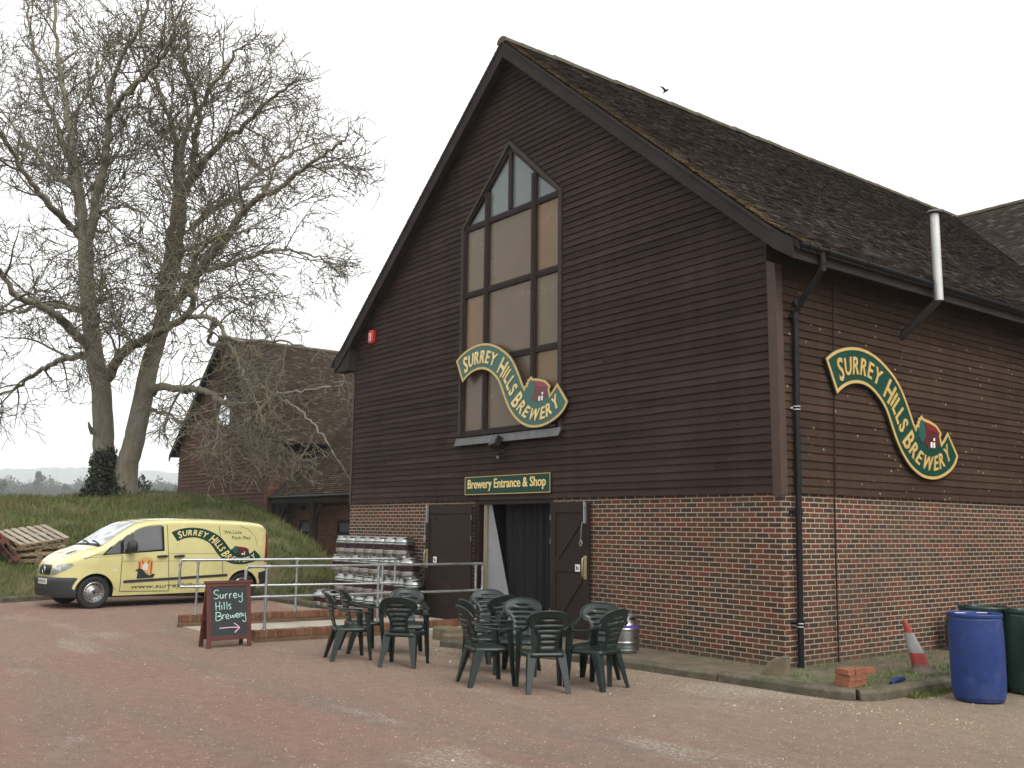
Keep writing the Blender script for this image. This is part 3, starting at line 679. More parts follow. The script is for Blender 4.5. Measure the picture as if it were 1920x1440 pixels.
b.box(-.16, .10, -.25, -.13, -.02, .17, M=Mx); b.box(-.02, .03, -.14, 0, -.08, -.03); b.box(-.05, .06, -.02, 0, -.12, .04); b.build('lamp_housing', M['plastic_blk'], r_, bevel=.01)
b = MB(); b.box(-.14, .08, -.256, -.2505, -.005, .155, M=Mx); b.build('lamp_glass', M['dull'], r_)
b = MB(); b.tube([(.0, -.12, -.10), (.0, -.12, -.15)], .03, 10); b.build('motion_sensor', M['dull'], r_)
r_ = thing('flue_pipe', 'pale upright flue pipe rising past the gutter on the side wall', 'flue', (0, 3.02, 0))
b = MB(); b.tube([(.64, 0, 5.15), (.64, 0, 6.46)], .064, 20); b.tube([(.64, 0, 5.149), (.64, 0, 5.155)], .067, 20); b.build('upright_pipe', M['flue'], r_)
b = MB(); b.tube([(-.03, 0, 4.66), (.62, 0, 5.15)], .055, 16); b.build('sloping_pipe', M['frame_lt'], r_)
b = MB(); b.lathe([(0, 6.52), (.09, 6.515), (.128, 6.485), (.124, 6.475), (.07, 6.47), (.064, 6.46)], 24, M=Matrix.Translation((.64, 0, 0))); b.build('flue_cap', M['dull'], r_)
bird = MB(); bp = CP+fw*30+cr*(30*(1248-960)/FPX)-cu*(30*(171-720)/FPX)
bird.tube([(-.13, 0, -.03), (-.05, 0, 0), (.05, 0, .01), (.11, 0, .02), (.14, 0, .015)], [.008, .03, .034, .022, .004], 8)
for s_ in (-1, 1):
    bird.add([(.05, 0, .02), (-.05, 0, .02), (-.05, s_*.12, .09), (-.10, s_*.20, .16), (.02, s_*.13, .10), (.05, 0, .008), (-.05, 0, .008), (-.05, s_*.12, .084)], [(0, 1, 2, 4), (2, 3, 4), (5, 6, 7, 4)])
tag(bird.build('bird', M['plastic_blk'], loc=bp), 'small dark bird flying above the roof ridge', 'bird')
# ================================================================== ground
def ground_mat():
    m, t, b = newmat('red gravel', .9, 0, .2)
    oc = t.N('ShaderNodeTexCoord').outputs['Object']
    n1 = t.noise(oc, .35, 6, .6); n2 = t.noise(oc, 1.7, 5, .65); n3 = t.noise(oc, 60, 5, .8); n4 = t.noise(oc, 24, 4, .7)
    red = t.ramp(n3, (.28, (.130, .077, .060)), (.5, (.232, .143, .113)), (.72, (.325, .215, .172)))
    tan = t.ramp(n3, (.28, (.140, .102, .073)), (.5, (.255, .194, .140)), (.72, (.36, .285, .21)))
    grey = t.ramp(n3, (.3, (.110, .093, .080)), (.7, (.225, .193, .164)))
    sx = t.N('ShaderNodeSeparateXYZ'); t.L(oc, sx.inputs[0])
    near = t.ramp(t.math('ADD', t.math('MULTIPLY_ADD', sx.outputs[1], .105, .75), t.math('MULTIPLY_ADD', n2, .5, -.25)), (.10, (0, 0, 0)), (.62, (1, 1, 1)))   # paler grit towards the wall
    lt = t.math('GREATER_THAN', sx.outputs[0], -9.2)
    near = t.math('MULTIPLY', near, t.ramp(t.math('MULTIPLY_ADD', sx.outputs[0], .10, 1.12), (0.0, (0, 0, 0)), (.4, (1, 1, 1))))
    c = t.mix(t.math('MULTIPLY', near, 1.0), red, tan)
    mp = t.N('ShaderNodeMapping'); mp.inputs['Rotation'].default_value = (0, 0, R(-33)); mp.inputs['Scale'].default_value = (.25, 1.6, 1); t.L(oc, mp.inputs['Vector'])
    trk = t.noise(mp.outputs[0], .9, 5, .6)
    c = t.mix(t.ramp(trk, (.48, (0, 0, 0)), (.70, (.6, .6, .6))), c, grey)
    c = t.mix(t.ramp(n1, (.4, (0, 0, 0)), (.75, (.45, .45, .45))), c, tan)
    mp2 = t.N('ShaderNodeMapping'); mp2.inputs['Rotation'].default_value = (0, 0, R(-20)); mp2.inputs['Scale'].default_value = (.6, 1.5, 1); mp2.inputs['Location'].default_value = (3.1, 1.7, 0); t.L(oc, mp2.inputs['Vector'])
    ch = t.math('MULTIPLY', t.ramp(t.noise(mp2.outputs[0], .55, 4, .6), (.565, (0, 0, 0)), (.66, (1, 1, 1))), t.ramp(n4, (.45, (0, 0, 0)), (.60, (1, 1, 1))))
    n5 = t.noise(oc, 7, 6, .75); c = t.mix(.5, c, t.ramp(n5, (.28, (.62, .60, .58)), (.5, (1, 1, 1)), (.72, (1.32, 1.32, 1.32))), 'MULTIPLY')
    c = t.mix(t.math('MULTIPLY', ch, .9), c, (.36, .33, .285))                      # pale chalky puddles of stone
    for sc_, th_, thr, colr in ((13, .11, .44, (.60, .53, .43)), (34, .20, .50, (.34, .275, .21)), (23, .15, .52, (.07, .05, .042)), (8, .06, .42, (.66, .60, .50))):
        vo = t.N('ShaderNodeTexVoronoi', i={'Scale': sc_}); t.L(oc, vo.inputs['Vector'])
        k = t.math('MULTIPLY', t.math('LESS_THAN', vo.outputs['Distance'], th_), t.math('GREATER_THAN', t.noise(oc, sc_*.28, 2), thr))
        c = t.mix(t.math('MULTIPLY', k, .85), c, colr)
    t.L(c, b.inputs['Base Color'])
    h = t.math('ADD', n3, t.math('MULTIPLY', n4, 1.2)); t.L(t.bump(h, 1.0, .02), b.inputs['Normal'])
    return m
M['gravel'] = ground_mat()
def grass_mat(name, a, b_, dry):
    m, t, b = newmat(name, .8, 0, .2); oc = t.N('ShaderNodeTexCoord').outputs['Object']; g = t.N('ShaderNodeNewGeometry').outputs['Random Per Island']
    c = t.ramp(t.noise(oc, .9, 5, .65), (.3, a), (.65, b_)); c = t.mix(t.ramp(t.noise(oc, .55, 6, .7), (.5, (0, 0, 0)), (.68, (.8, .8, .8))), c, dry)
    hv = t.N('ShaderNodeHueSaturation'); t.L(t.math('MULTIPLY_ADD', g, .8, .6), hv.inputs['Value']); t.L(c, hv.inputs['Color']); t.L(hv.outputs[0], b.inputs['Base Color'])
    return m
M['turf'] = grass_mat('turf soil', (.040, .046, .016), (.068, .070, .026), (.098, .078, .040))
M['blade'] = grass_mat('grass blades', (.050, .070, .018), (.104, .124, .035), (.178, .142, .066))
M['blade_dry'] = grass_mat('dry grass', (.10, .085, .040), (.17, .14, .07), (.21, .165, .09))
M['blade_g'] = grass_mat('fresh grass', (.055, .105, .022), (.105, .18, .045), (.12, .14, .05))
M['soil'] = mat('bare soil', (.105, .083, .055), .9, var=.35, scale=4, bump=.6, bscale=25, dist=.015, dirt=(.06, .075, .03))
M['field'] = mat('far field', (.07, .085, .04), .9, var=.3, scale=.01)
V = [(-60, -40, 0), (40, -40, 0), (40, 60, 0), (-60, 60, 0)]
tag(fast_mesh('gravel_yard', V, [(0, 1, 2, 3)], M['gravel']), 'reddish gravel yard with pale stony patches', kind='structure')
tag(fast_mesh('ground', [(-5000, -5000, -.06), (5000, -5000, -.06), (5000, 5000, -.06), (-5000, 5000, -.06)], [(0, 1, 2, 3)], M['field']), 'open fields reaching the horizon', kind='structure')
# ---- grassy mound
KERB = [(-13.0, -14), (-15.0, -9), (-16.7, -5.84), (-17.35, -4.24), (-17.3, -2.6), (-16.6, -1.1), (-15.6, -.55), (-14.5, -.41), (-11.95, -.50)]
FRONT = np.array([(-13.0, -60)]+KERB); BACK = np.array([(-11.95, -.5), (-12.6, .6), (-15.5, 2.2), (-20, 4.6), (-25, 6.3), (-32, 6.85), (-80, 6.9)])
BND = [(-13.0, -60)]+KERB+[tuple(q) for q in BACK[1:]]
BN = np.array(BND)
def segd(x, y, B):
    P = np.c_[np.ravel(x), np.ravel(y)]; best = np.full(len(P), 1e9)
    for a, b in zip(B, B[1:]):
        e = b-a; k = np.clip(((P-a) @ e)/(e @ e), 0, 1); best = np.minimum(best, np.hypot(*(P-a-k[:, None]*e).T))
    return best.reshape(np.shape(x))
def mdist(x, y):
    P = np.c_[np.ravel(x), np.ravel(y)]; best = np.full(len(P), 1e9); sgn = np.zeros(len(P))
    for a, b in zip(BN, BN[1:]):
        e = b-a; k = np.clip(((P-a) @ e)/(e @ e), 0, 1); d = np.hypot(*(P-a-k[:, None]*e).T); best = np.minimum(best, d)
    # inside test: even-odd against the closed polygon
    poly = np.vstack([BN, [[-300, 6.9], [-300, -60]]]); ins = np.zeros(len(P), bool)
    for a, b in zip(poly, np.roll(poly, -1, 0)):
        c = (a[1] > P[:, 1]) != (b[1] > P[:, 1])
        with np.errstate(divide='ignore', invalid='ignore'): xx = (b[0]-a[0])*(P[:, 1]-a[1])/(b[1]-a[1])+a[0]
        ins ^= c & (P[:, 0] < xx)
    return np.where(ins, best, -best)
def mh(x, y):
    x = np.asarray(x, float); y = np.asarray(y, float); d0 = mdist(x, y).reshape(x.shape); d = np.where(d0 > 0, segd(x, y, FRONT), d0)
    h = (2.62+.5*np.clip((y+2)/5, 0, 1))*(1-np.exp(-(np.maximum(d, 0)/4.6)**1.1))*(1-np.exp(-(np.maximum(segd(x, y, BACK), 0)/1.6)**1.1))
    h = h+np.where(d0 > 0, np.minimum(np.abs(d0), 3)/3*(.07*np.sin(x*1.3+y*.7)+.05*np.sin(x*.55-y*1.9+1)+.03*np.sin(x*3.1+y*2.3)), 0)
    fall = np.clip((-36-x)/22, 0, 1); h = h*(1-fall*.9)
    return np.where(d0 > 0, h+.05, -.25)
gx = np.concatenate([np.linspace(-75, -34, 40), np.linspace(-33.6, -11.4, 112)]); gy = np.concatenate([np.linspace(-45, -14.4, 40), np.linspace(-14, 7.2, 116)])
X, Y = np.meshgrid(gx, gy); Z = mh(X, Y); nx_ = len(gx)
V = np.c_[X.ravel(), Y.ravel(), Z.ravel()]
ii = np.arange(X.size).reshape(X.shape); F = np.stack([ii[:-1, :-1], ii[:-1, 1:], ii[1:, 1:], ii[1:, :-1]], -1).reshape(-1, 4)
F = F[(Z.ravel()[F] > -.2).sum(1) >= 1]
tag(fast_mesh('terrain', V, F, M['turf'], smooth=True), 'grassy mound rising behind the yard', kind='structure')
def blades(name, px, py, pz, hmin, hmax, wid, mats, seed, label, lean=.5, parent=None):
    rg_ = np.random.default_rng(seed); n = len(px); h = rg_.uniform(hmin, hmax, n)*rg_.uniform(.6, 1.25, n); a = rg_.uniform(0, 2*np.pi, n); ld = rg_.uniform(0, 2*np.pi, n); l = h*rg_.uniform(.1, lean, n)
    dx, dy = np.cos(a)*wid/2, np.sin(a)*wid/2; lx, ly = np.cos(ld)*l, np.sin(ld)*l
    V = np.empty((n, 5, 3)); z = pz-.02
    V[:, 0] = np.c_[px-dx, py-dy, z]; V[:, 1] = np.c_[px+dx, py+dy, z]
    V[:, 2] = np.c_[px+dx*.7+lx*.35, py+dy*.7+ly*.35, z+h*.6]; V[:, 3] = np.c_[px-dx*.7+lx*.35, py-dy*.7+ly*.35, z+h*.6]; V[:, 4] = np.c_[px+lx, py+ly, z+h]
    b = np.arange(n)*5
    F = np.concatenate([np.c_[b, b+1, b+2], np.c_[b, b+2, b+3], np.c_[b+3, b+2, b+4]])
    return tag(fast_mesh(name, V.reshape(-1, 3), F, mats, parent), label, 'grass', kind='stuff')
rg_ = np.random.default_rng(8)
px = rg_.uniform(-34, -11.6, 190000); py = rg_.uniform(-13, 7, 190000)
clump = np.sin(px*2.1+np.sin(py*1.7)*2)+np.sin(py*2.6+np.sin(px*1.3)*2)
keep = (mdist(px, py) > .04) & (rg_.uniform(-2.2, 1.6, len(px)) < clump)
px, py = px[keep], py[keep]
k2_ = rg_.random(len(px)) < .05*np.clip(np.sin(px*.9+2*np.sin(py*.7))+.6, 0, 2)
blades('grass', px[k2_], py[k2_], mh(px[k2_], py[k2_]), .18, .34, .020, M['blade_dry'], 6, 'longer straw coloured tufts standing out of the mound', .7)
blades('grass', px, py, mh(px, py), .07, .20, .022, M['blade'], 1, 'rough green and straw coloured grass covering the mound', .9)
# ---- kerbs
def sweep(mb, path, prof, m=0, gap=None):     # prof: (offset to left of travel, z)
    P = [Vector((*q, 0)) for q in path]; rows = []
    for i, q in enumerate(P):
        d = (P[min(i+1, len(P)-1)]-P[max(i-1, 0)]).normalized(); n = Vector((-d.y, d.x, 0)); rows.append([q+n*o+Vector((0, 0, z)) for o, z in prof])
    k = len(prof); vs_ = [v for r in rows for v in r]; fs_ = []
    for i in range(len(P)-1):
        for j in range(k): fs_.append((i*k+j, i*k+(j+1) % k, (i+1)*k+(j+1) % k, (i+1)*k+j))
    fs_ += [tuple(range(k)), tuple(reversed(range(len(vs_)-k, len(vs_))))]; mb.add(vs_, fs_, m)
def densify(path, step):
    out = []
    for a, b in zip(path, path[1:]):
        a, b = np.array(a), np.array(b); n = max(1, int(np.hypot(*(b-a))/step))
        out += [tuple(a+(b-a)*i/n) for i in range(n)]
    return out+[path[-1]]
def kerbrun(name, path, wdt, hgt, m, label, seg=.9, bends=()):
    mb = MB(); D = densify(path, seg); rnd = random.Random(len(path))
    for P_ in bends: sweep(mb, P_, [(-wdt/2, -.1), (wdt/2, -.1), (wdt/2, hgt), (-wdt/2+.03, hgt), (-wdt/2, hgt-.03)])
    for a, b in zip(D, D[1:]):
        a, b = Vector(a), Vector(b); e = (b-a).normalized()*.006; dz = rnd.uniform(-.008, .008); dl = rnd.uniform(-.008, .008)
        sweep(mb, [a+e, b-e], [(-wdt/2+dl, -.1), (wdt/2+dl, -.1), (wdt/2+dl, hgt+dz), (-wdt/2+.03+dl, hgt+dz), (-wdt/2+dl, hgt-.03+dz)])
    return tag(mb.build(name, m, bevel=.008), label, kind='structure')
kerbrun('kerb', KERB[1:], .16, .12, M['kerbstone'], 'low concrete kerb along the foot of the mound')
PLK = [(-4.75, -1.98), (-3.2, -1.62), (-1.74, -1.26), (0, -1.12), (1.1, -1.06), (1.5, -1.0), (1.64, -.86), (1.69, -.6), (1.70, .84), (1.72, 14)]
kerbrun('kerb', [(-4.75, -1.98), (-3.2, -1.62), (-1.74, -1.26), (-.1, -1.125)], .17, .115, M['kerbstone'], 'worn concrete kerb turning round the corner of the brick wall', 1.3, ([(-.09, -1.125), (.5, -1.09), (1.0, -1.065), (1.3, -1.04), (1.46, -1.0), (1.58, -.93)], [(1.59, -.92), (1.65, -.83), (1.69, -.68), (1.70, -.4), (1.70, .9)], [(1.70, .915), (1.71, 2.6)], [(1.71, 2.615), (1.715, 4.4)], [(1.715, 4.415), (1.72, 14)]))
mb = MB(); P_ = [(-4.7, -1.95), (-3.2, -1.58), (-1.74, -1.2), (0, -1.06), (1.45, -.96), (1.66, -.75), (1.66, 14), (0, 14), (0, 0), (-4.45, 0), (-4.45, -1.7)]
mb.poly([(a, b, .075) for a, b in P_]); tag(mb.build('verge', M['soil']), 'strip of soil and grass along the brick wall', kind='structure')
rg_ = np.random.default_rng(3); qx, qy = rg_.uniform(-1.2, 1.6, 26000), rg_.uniform(-1.0, 7, 26000)
k = (((qx > .12) | (qy < -.12)) & (np.where(qy > -.3, rg_.random(26000) < np.where(qx > .95, 1.0, np.where(qx < .35, .35, .15)), (qx > .3) & (rg_.random(26000) < .5))))
qx, qy = qx[k], qy[k]; blades('grass', qx, qy, np.full(len(qx), .075), .02, .075, .010, M['blade_g'], 2, 'short fresh grass inside the kerb by the side wall', .9)
rg_ = np.random.default_rng(5); qx = rg_.normal(1.86, .05, 900); qy = rg_.uniform(-.35, .75, 900)*1.0
blades('grass', qx, qy, np.zeros(900), .03, .10, .012, M['blade'], 3, 'tuft of dark grass growing at the foot of the kerb', .8)
# loose stones on the gravel
rg_ = np.random.default_rng(12); n = 3400
sx_ = np.r_[rg_.uniform(-7, 6, 1500), rg_.uniform(-4.8, 3, 1500), rg_.uniform(1.8, 3.5, 400)]; sy_ = np.r_[rg_.uniform(-8, -1.5, 1500), np.zeros(1500), rg_.uniform(-1.5, 3, 400)]
sy_[1500:3000] = np.interp(sx_[1500:3000], [p_[0] for p_ in PLK[:6]]+[3.0], [p_[1] for p_ in PLK[:6]]+[-.9])-.1-np.abs(rg_.normal(0, .55, 1500))
ok = ~((sx_ < -4.5) & (sy_ > -2.1)); sx_, sy_ = sx_[ok], sy_[ok]; n = len(sx_)
r0 = rg_.uniform(.004, .010, n)*np.where(rg_.random(n) < .05, 1.8, 1)
base = np.array([(1, 0, .05), (.3, .9, .0), (-.8, .5, .05), (-.7, -.7, 0), (.4, -.8, .05), (.1, .05, .75)])
ang = rg_.uniform(0, 6.28, n); ca, sa = np.cos(ang), np.sin(ang); jit = rg_.uniform(.7, 1.3, (n, 6, 3))
B_ = base[None]*jit*r0[:, None, None]; V = np.empty_like(B_); V[..., 0] = B_[..., 0]*ca[:, None]-B_[..., 1]*sa[:, None]+sx_[:, None]; V[..., 1] = B_[..., 0]*sa[:, None]+B_[..., 1]*ca[:, None]+sy_[:, None]; V[..., 2] = B_[..., 2]
b = np.arange(n)*6; F = np.concatenate([np.c_[b+i, b+(i+1) % 5, b+5] for i in range(5)])
M['stone'] = mat('loose stones', (.30, .245, .18), .85, var=.3, scale=5, island=.55)
tag(fast_mesh('gravel', V.reshape(-1, 3), F, M['stone']), 'loose pale stones scattered over the yard', 'gravel', kind='stuff')
# ================================================================== ramp, its low brick walls and tube handrails
A0, A1 = Vector((-9.54, -4.37, 0)), Vector((-8.59, -.54, 0)); F0, F1 = Vector((-6.78, -4.31, 0)), Vector((-6.45, -.02, 0))
mb = MB(); mb.add([(-9.6, -4.30, .012), (-6.75, -4.25, .012), (-6.5, -.02, .085), (-8.6, -.02, .085), (-9.6, -4.3, -.1), (-6.75, -4.25, -.1), (-6.5, -.02, -.1), (-8.6, -.02, -.1)], [(0,1,2,3), (0,4,5,1), (1,5,6,2), (3,7,4,0)])
mb.box(-6.45, -4.45, -1.3, -.02, -.1, .08)
tag(mb.build('path', M['pathconc']), 'pale concrete ramp up to the doorway', kind='structure')
M['loose_low'] = mat('orange coping brick', (.135, .063, .036), .9, var=.25, scale=9, bump=.4, island=.25, dirt=(.11, .072, .045), spec=.15)
def lowwall(a, b_, z0, z1, label):
    L_ = (b_-a).length; d_ = (b_-a).normalized(); rz = math.atan2(d_.y, d_.x)
    t = thing('low_brick_wall', label, 'wall', a, rz)
    b = MB(); b.add([(0, -.10, -.1), (L_, -.10, -.1), (L_, .10, -.1), (0, .10, -.1), (0, -.10, z0-.105), (L_, -.10, z1-.105), (L_, .10, z1-.105), (0, .10, z0-.105)], [(0,3,2,1), (4,5,6,7), (0,1,5,4), (1,2,6,5), (2,3,7,6), (3,0,4,7)]); b.build('wall_base', M['brick_far'], t)
    b = MB(); n = int(L_/.0725); rnd = random.Random(int(L_*10))
    for i in range(n):
        q = i*.0725; e = rnd.uniform(-.004, .004); zz_ = z0+(z1-z0)*i/n; b.box(q+.0015, q+.071, -.11+e, .11+e, zz_-.103, zz_+rnd.uniform(-.004, .004))
    b.build('brick_coping', M['loose_low'], t, bevel=.004)
lowwall(Vector((-9.56, -4.34, 0)), Vector((-8.62, -.72, 0)), .20, .24, 'long low brick ramp wall on the far side, next to the kegs')
lowwall(Vector((-6.77, -4.16, 0)), Vector((-6.46, -.12, 0)), .17, .19, 'long low brick ramp wall on the near side, behind the chalkboard')
def rail(a, b_, posts, zt0, zt1, zp, label):
    L_ = (b_-a).length; d_ = (b_-a).normalized(); t = thing('handrail', label, 'handrail', a, math.atan2(d_.y, d_.x)); r = .0215
    zt = lambda x: zt0+(zt1-zt0)*x/L_
    zm = lambda x: zt(x)-.465
    b = MB(); b.tube([(.06, 0, zt(0)), (L_-.06, 0, zt(L_))], r, 10); b.build('top_rail', M['galv'], t)
    b = MB(); b.tube([(.06, 0, zm(0)), (L_-.06, 0, zm(L_))], r, 10); b.build('mid_rail', M['galv'], t)
    for e in (0, L_):
        s = 1 if e == 0 else -1; T_, m_ = zt(e), zm(e)
        b = MB(); b.tube([(e+s*.09, 0, T_), (e+s*.02, 0, T_-.01), (e, 0, T_-.05), (e, 0, m_+.05), (e+s*.02, 0, m_+.01), (e+s*.09, 0, m_)], r*1.02, 10)
        for q in ((e+s*.05, 0, T_), (e+s*.05, 0, m_)): b.tube([Vector(q)-Vector((.035, 0, 0)), Vector(q)+Vector((.035, 0, 0))], r*1.3, 10)
        for z_ in (T_-.09, m_+.09): b.tube([(e, 0, z_-.03), (e, 0, z_+.03)], r*1.3, 10)
        b.build('end_loop', M['galv'], t)
    for f in posts:
        x = f*L_; b = MB(); b.tube([(x, 0, zp), (x, 0, zt(x))], r, 10); b.tube([(x, 0, zp+.005), (x, 0, zp+.05)], r*1.5, 10); b.tube([(x, 0, zp), (x, 0, zp+.01)], .055, 12)
        for z_ in (zt(x), zm(x)): b.tube([(x-.05, 0, z_), (x+.05, 0, z_)], r*1.32, 10); b.tube([(x, 0, z_-.07), (x, 0, z_)], r*1.32, 10)
        b.build('post', M['galv'], t)
rail(A0, A1, (.077, .522, .937), 1.155, 1.168, .205, 'far galvanised tube handrail on the ramp wall next to the kegs')
rail(F0, F1, (.077, .525, .967), 1.14, 1.14, .175, 'near galvanised tube handrail ending beside the doorway')
mb = MB(); mb.box(-5.62, -5.18, -1.62, -1.28, -.05, .20); mb.box(-5.16, -4.83, -1.75, -1.42, -.05, .13)
tag(mb.build('stone_block', M['sandstone'], bevel=.03), 'rough mossy stone blocks at the end of the ramp wall', 'stone')

# ================================================================== neighbouring gabled building and link
nb = thing('gabled_building', 'reddish boarded gabled building behind the mound and the bare tree', 'building')
BX0, BX1, BXC, BY = -43.0, -32.0, -37.5, 7.0; BR_ = [(0, 10.72), (6.15, 5.38)]; BS = (10.72-5.38)/6.15
mb = MB()
def b_iv(zb, zt):
    f = lambda z: min(5.45, (10.55-z)/BS)
    a, c = f(zb), f(zt); 
    if c < .05: return []
    hole = lambda z: max(0, min(.75, (8.05-z)/1.15)) if z > 6.35 else 0
    h, h2 = hole(zb), hole(zt)
    if h <= 0: return [(BXC-a, BXC+a, BXC-c, BXC+c)]
    return [(BXC-a, BXC+.45-h, BXC-c, BXC+.45-h2), (BXC+.45+h, BXC+a, BXC+.45+h2, BXC+c)]
boards(mb, 0.2, 60, .172, b_iv, lambda s, z, d: (s, BY-d, z), 11, .05)
mb.build('front_cladding', M['clad_far'], nb, recalc=False)
mb = MB(); boards(mb, 0.2, 31, .172, lambda a, b: [(BY+.1, 26, BY+.1, 26)], lambda s, z, d: (BX1+d, s, z), 12, .05)
mb.build('side_cladding', M['clad_far'], nb, recalc=False)
mb = MB(); mb.box(BX0, BX1-.01, BY+.05, 26, 0, 5.4); mb.prism([(BX0, 5.4), (BX1, 5.4), (BXC, 10.4)], lambda a, b, d: (a, d, b), BY+.05, BY+.2); mb.build('wall_core', M['black'], nb)
mb = MB(); mb.box(BX1-.1, BX1+.05, BY-.05, BY+.1, 0, 5.5); mb.build('corner_board', M['clad_far'], nb)
mb = MB()
for sg in (1, -1):
    mb.prism([(BXC+sg*d, z-.03) for d, z in BR_]+[(BXC+sg*d, z-.14) for d, z in reversed(BR_)], lambda a, b, d: (a, d, b), BY-.3, 26)
rf = mb.build('roof', M['barge'], nb)
tiles('roof_tiles', BR_, lambda a, b, t: (BXC+a, t, b), BY-.33, 26, .13, .22, M['tile_far'], rf, seed=21, thick=.03)
mb = MB(); mb.tube([(BXC, BY-.33, 10.74), (BXC, 26, 10.74)], .12, 8); mb.build('ridge_tile', M['ridge'], rf)
for sg in (1, -1):
    b = MB(); b.prism([(BXC+sg*d, z-.03) for d, z in BR_]+[(BXC+sg*d, z-.36) for d, z in reversed(BR_)], lambda a, c, d: (a, d, c), BY-.34, BY-.30); b.build('bargeboard', M['barge'], nb)
b = MB(); xw = BXC+.45
b.prism([(xw-.75, 6.35), (xw+.75, 6.35), (xw+.75, 7.18), (xw, 8.05), (xw-.75, 7.18)], lambda a, c, d: (a, d, c), BY-.02, BY+.02); wfo = b.build('window_frame', M['barge'], nb)
b = MB()
for p_ in ([(xw-.68, 6.45), (xw-.26, 6.45), (xw-.26, 7.62), (xw-.68, 7.15)], [(xw-.2, 6.45), (xw+.2, 6.45), (xw+.2, 7.7), (xw, 7.92), (xw-.2, 7.7)], [(xw+.68, 6.45), (xw+.26, 6.45), (xw+.26, 7.62), (xw+.68, 7.15)]): b.prism(p_, lambda a, c, d: (a, d, c), BY-.03, BY-.022)
M['glass_sky'] = mat('bright sky-reflecting glass', (.75, .78, .80), .08, .6, var=.05, spec=1)  # white sky reflection put into the base colour
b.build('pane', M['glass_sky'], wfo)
b = MB(); b.tube([(-31.4, BY, 5.3), (-31.4, 20, 5.28)], .08, 8); b.tube([(-31.4, 8.6, 5.3), (-31.75, 8.7, 4.9), (-31.9, 8.7, 4.3)], .06, 8); b.tube([(-31.9, 8.7, 4.9), (-31.9, 8.7, 4.2)], .06, 8); b.build('gutter', M['plastic_blk'], nb)
lk = thing('link_building', 'low orange brick link with dark posts and tiled roof between the two barns', 'building')
mb = MB()
for a, b_ in ((-31.95, -30.55), (-29.35, -27.2), (-25.95, -11.5)): mb.box(a, b_, 8.0, 8.25, -.1, 2.75)
mb.box(-30.55, -29.35, 8.0, 8.25, -.1, 1.42); mb.box(-30.55, -29.35, 8.0, 8.25, 2.02, 2.75)
mb.box(-27.2, -25.95, 8.0, 8.25, -.1, 1.42); mb.box(-27.2, -25.95, 8.0, 8.25, 2.02, 2.75)
mb.build('brick_wall', M['brick_far'], lk)
for x0, x1 in ((-30.55, -29.35), (-27.2, -25.95)):
    b = MB(); b.box(x0, x1, 7.98, 8.1, 1.42, 1.53); b.box(x0, x1, 7.98, 8.1, 1.91, 2.02); b.box(x0, x0+.1, 7.98, 8.1, 1.53, 1.91); b.box(x1-.1, x1, 7.98, 8.1, 1.53, 1.91); wo_ = b.build('window_frame', M['frame'], lk)
    b = MB(); b.box(x0+.1, x1-.1, 8.05, 8.07, 1.53, 1.91); b.build('pane', M['glass_grey'], wo_)
LR = [(0, 9.4), (6.85, 3.02)]
mb = MB(); mb.prism([(7.2+6.85, 9.37), (7.2, 2.99), (7.2, 2.9), (7.2+6.85, 9.2)], lambda a, b, d: (d, a, b), -32.0, -11.5); rf = mb.build('roof', M['barge'], lk)
tiles('roof_tiles', LR, lambda a, b, t: (t, 14.05-a, b), -31.98, -11.5, .13, .22, M['tile_far'], rf, seed=22, thick=.03, skip=lambda t, a: t > -13 or (10.72-(t-BXC)*BS > 9.4-a*.931+.1 and t < -30.9))
b = MB(); b.box(-31.9, -11.5, 7.22, 7.30, 2.68, 2.96); b.build('fascia', M['barge'], lk)
b = MB(); b.tube([(-31.95, 7.16, 2.94), (-11.5, 7.16, 2.94)], .065, 8); b.tube([(-31.75, 7.2, 2.9), (-31.75, 7.3, 2.6), (-31.75, 7.3, 0)], .055, 8); b.tube([(-24.1, 7.2, 2.9), (-24.1, 7.3, 2.6), (-24.1, 7.3, 0)], .055, 8); b.build('gutter', M['plastic_blk'], lk)
for xp in (-31.4, -28.15, -23.75, -19.5):
    b = MB(); b.box(xp-.13, xp+.13, 7.32, 7.58, -.1, 2.68)
    for s_ in (-1, 1): b.bar((xp+s_*.1, 7.45, 2.0), (xp+s_*.62, 7.45, 2.66), .12, .12)
    b.build('post', M['barge'], lk)
b = MB(); b.box(-30.3, -30.1, 7.85, 8.0, 2.4, 2.6); b.build('wall_lamp', M['plastic_blk'], lk)
# ================================================================== van
van = thing('delivery_van', 'pale yellow delivery van with green ribbon artwork parked beside the grassy mound', 'van', (-14.945, -5.509, 0), R(95))
def itp(x, xs, ys): return float(np.interp(x, xs, ys))
VX = [.16, .18, .22, .29, .40, .58, .80, 1.0, 1.2, 1.5, 1.75, 1.9, 2.1, 2.6, 3.4, 4.2, 4.6, 4.78, 4.87, 4.91, 4.93]
VT = [.80, .88, .95, 1.02, 1.10, 1.19, 1.26, 1.33, 1.46, 1.665, 1.80, 1.85, 1.885, 1.91, 1.915, 1.89, 1.86, 1.83, 1.76, 1.60, 1.40]
VB = [.36, .35, .34, .33, .33, .33, .25, .25, .25, .25, .25, .25, .25, .25, .25, .27, .30, .33, .36, .40, .45]
VW = [.50, .60, .685, .76, .845, .920, .945, .95, .95, .95, .95, .95, .95, .95, .95, .945, .935, .92, .895, .87, .84]
RC, EXP = .17, 3.4
def vtop(x): return itp(x, VX, VT)
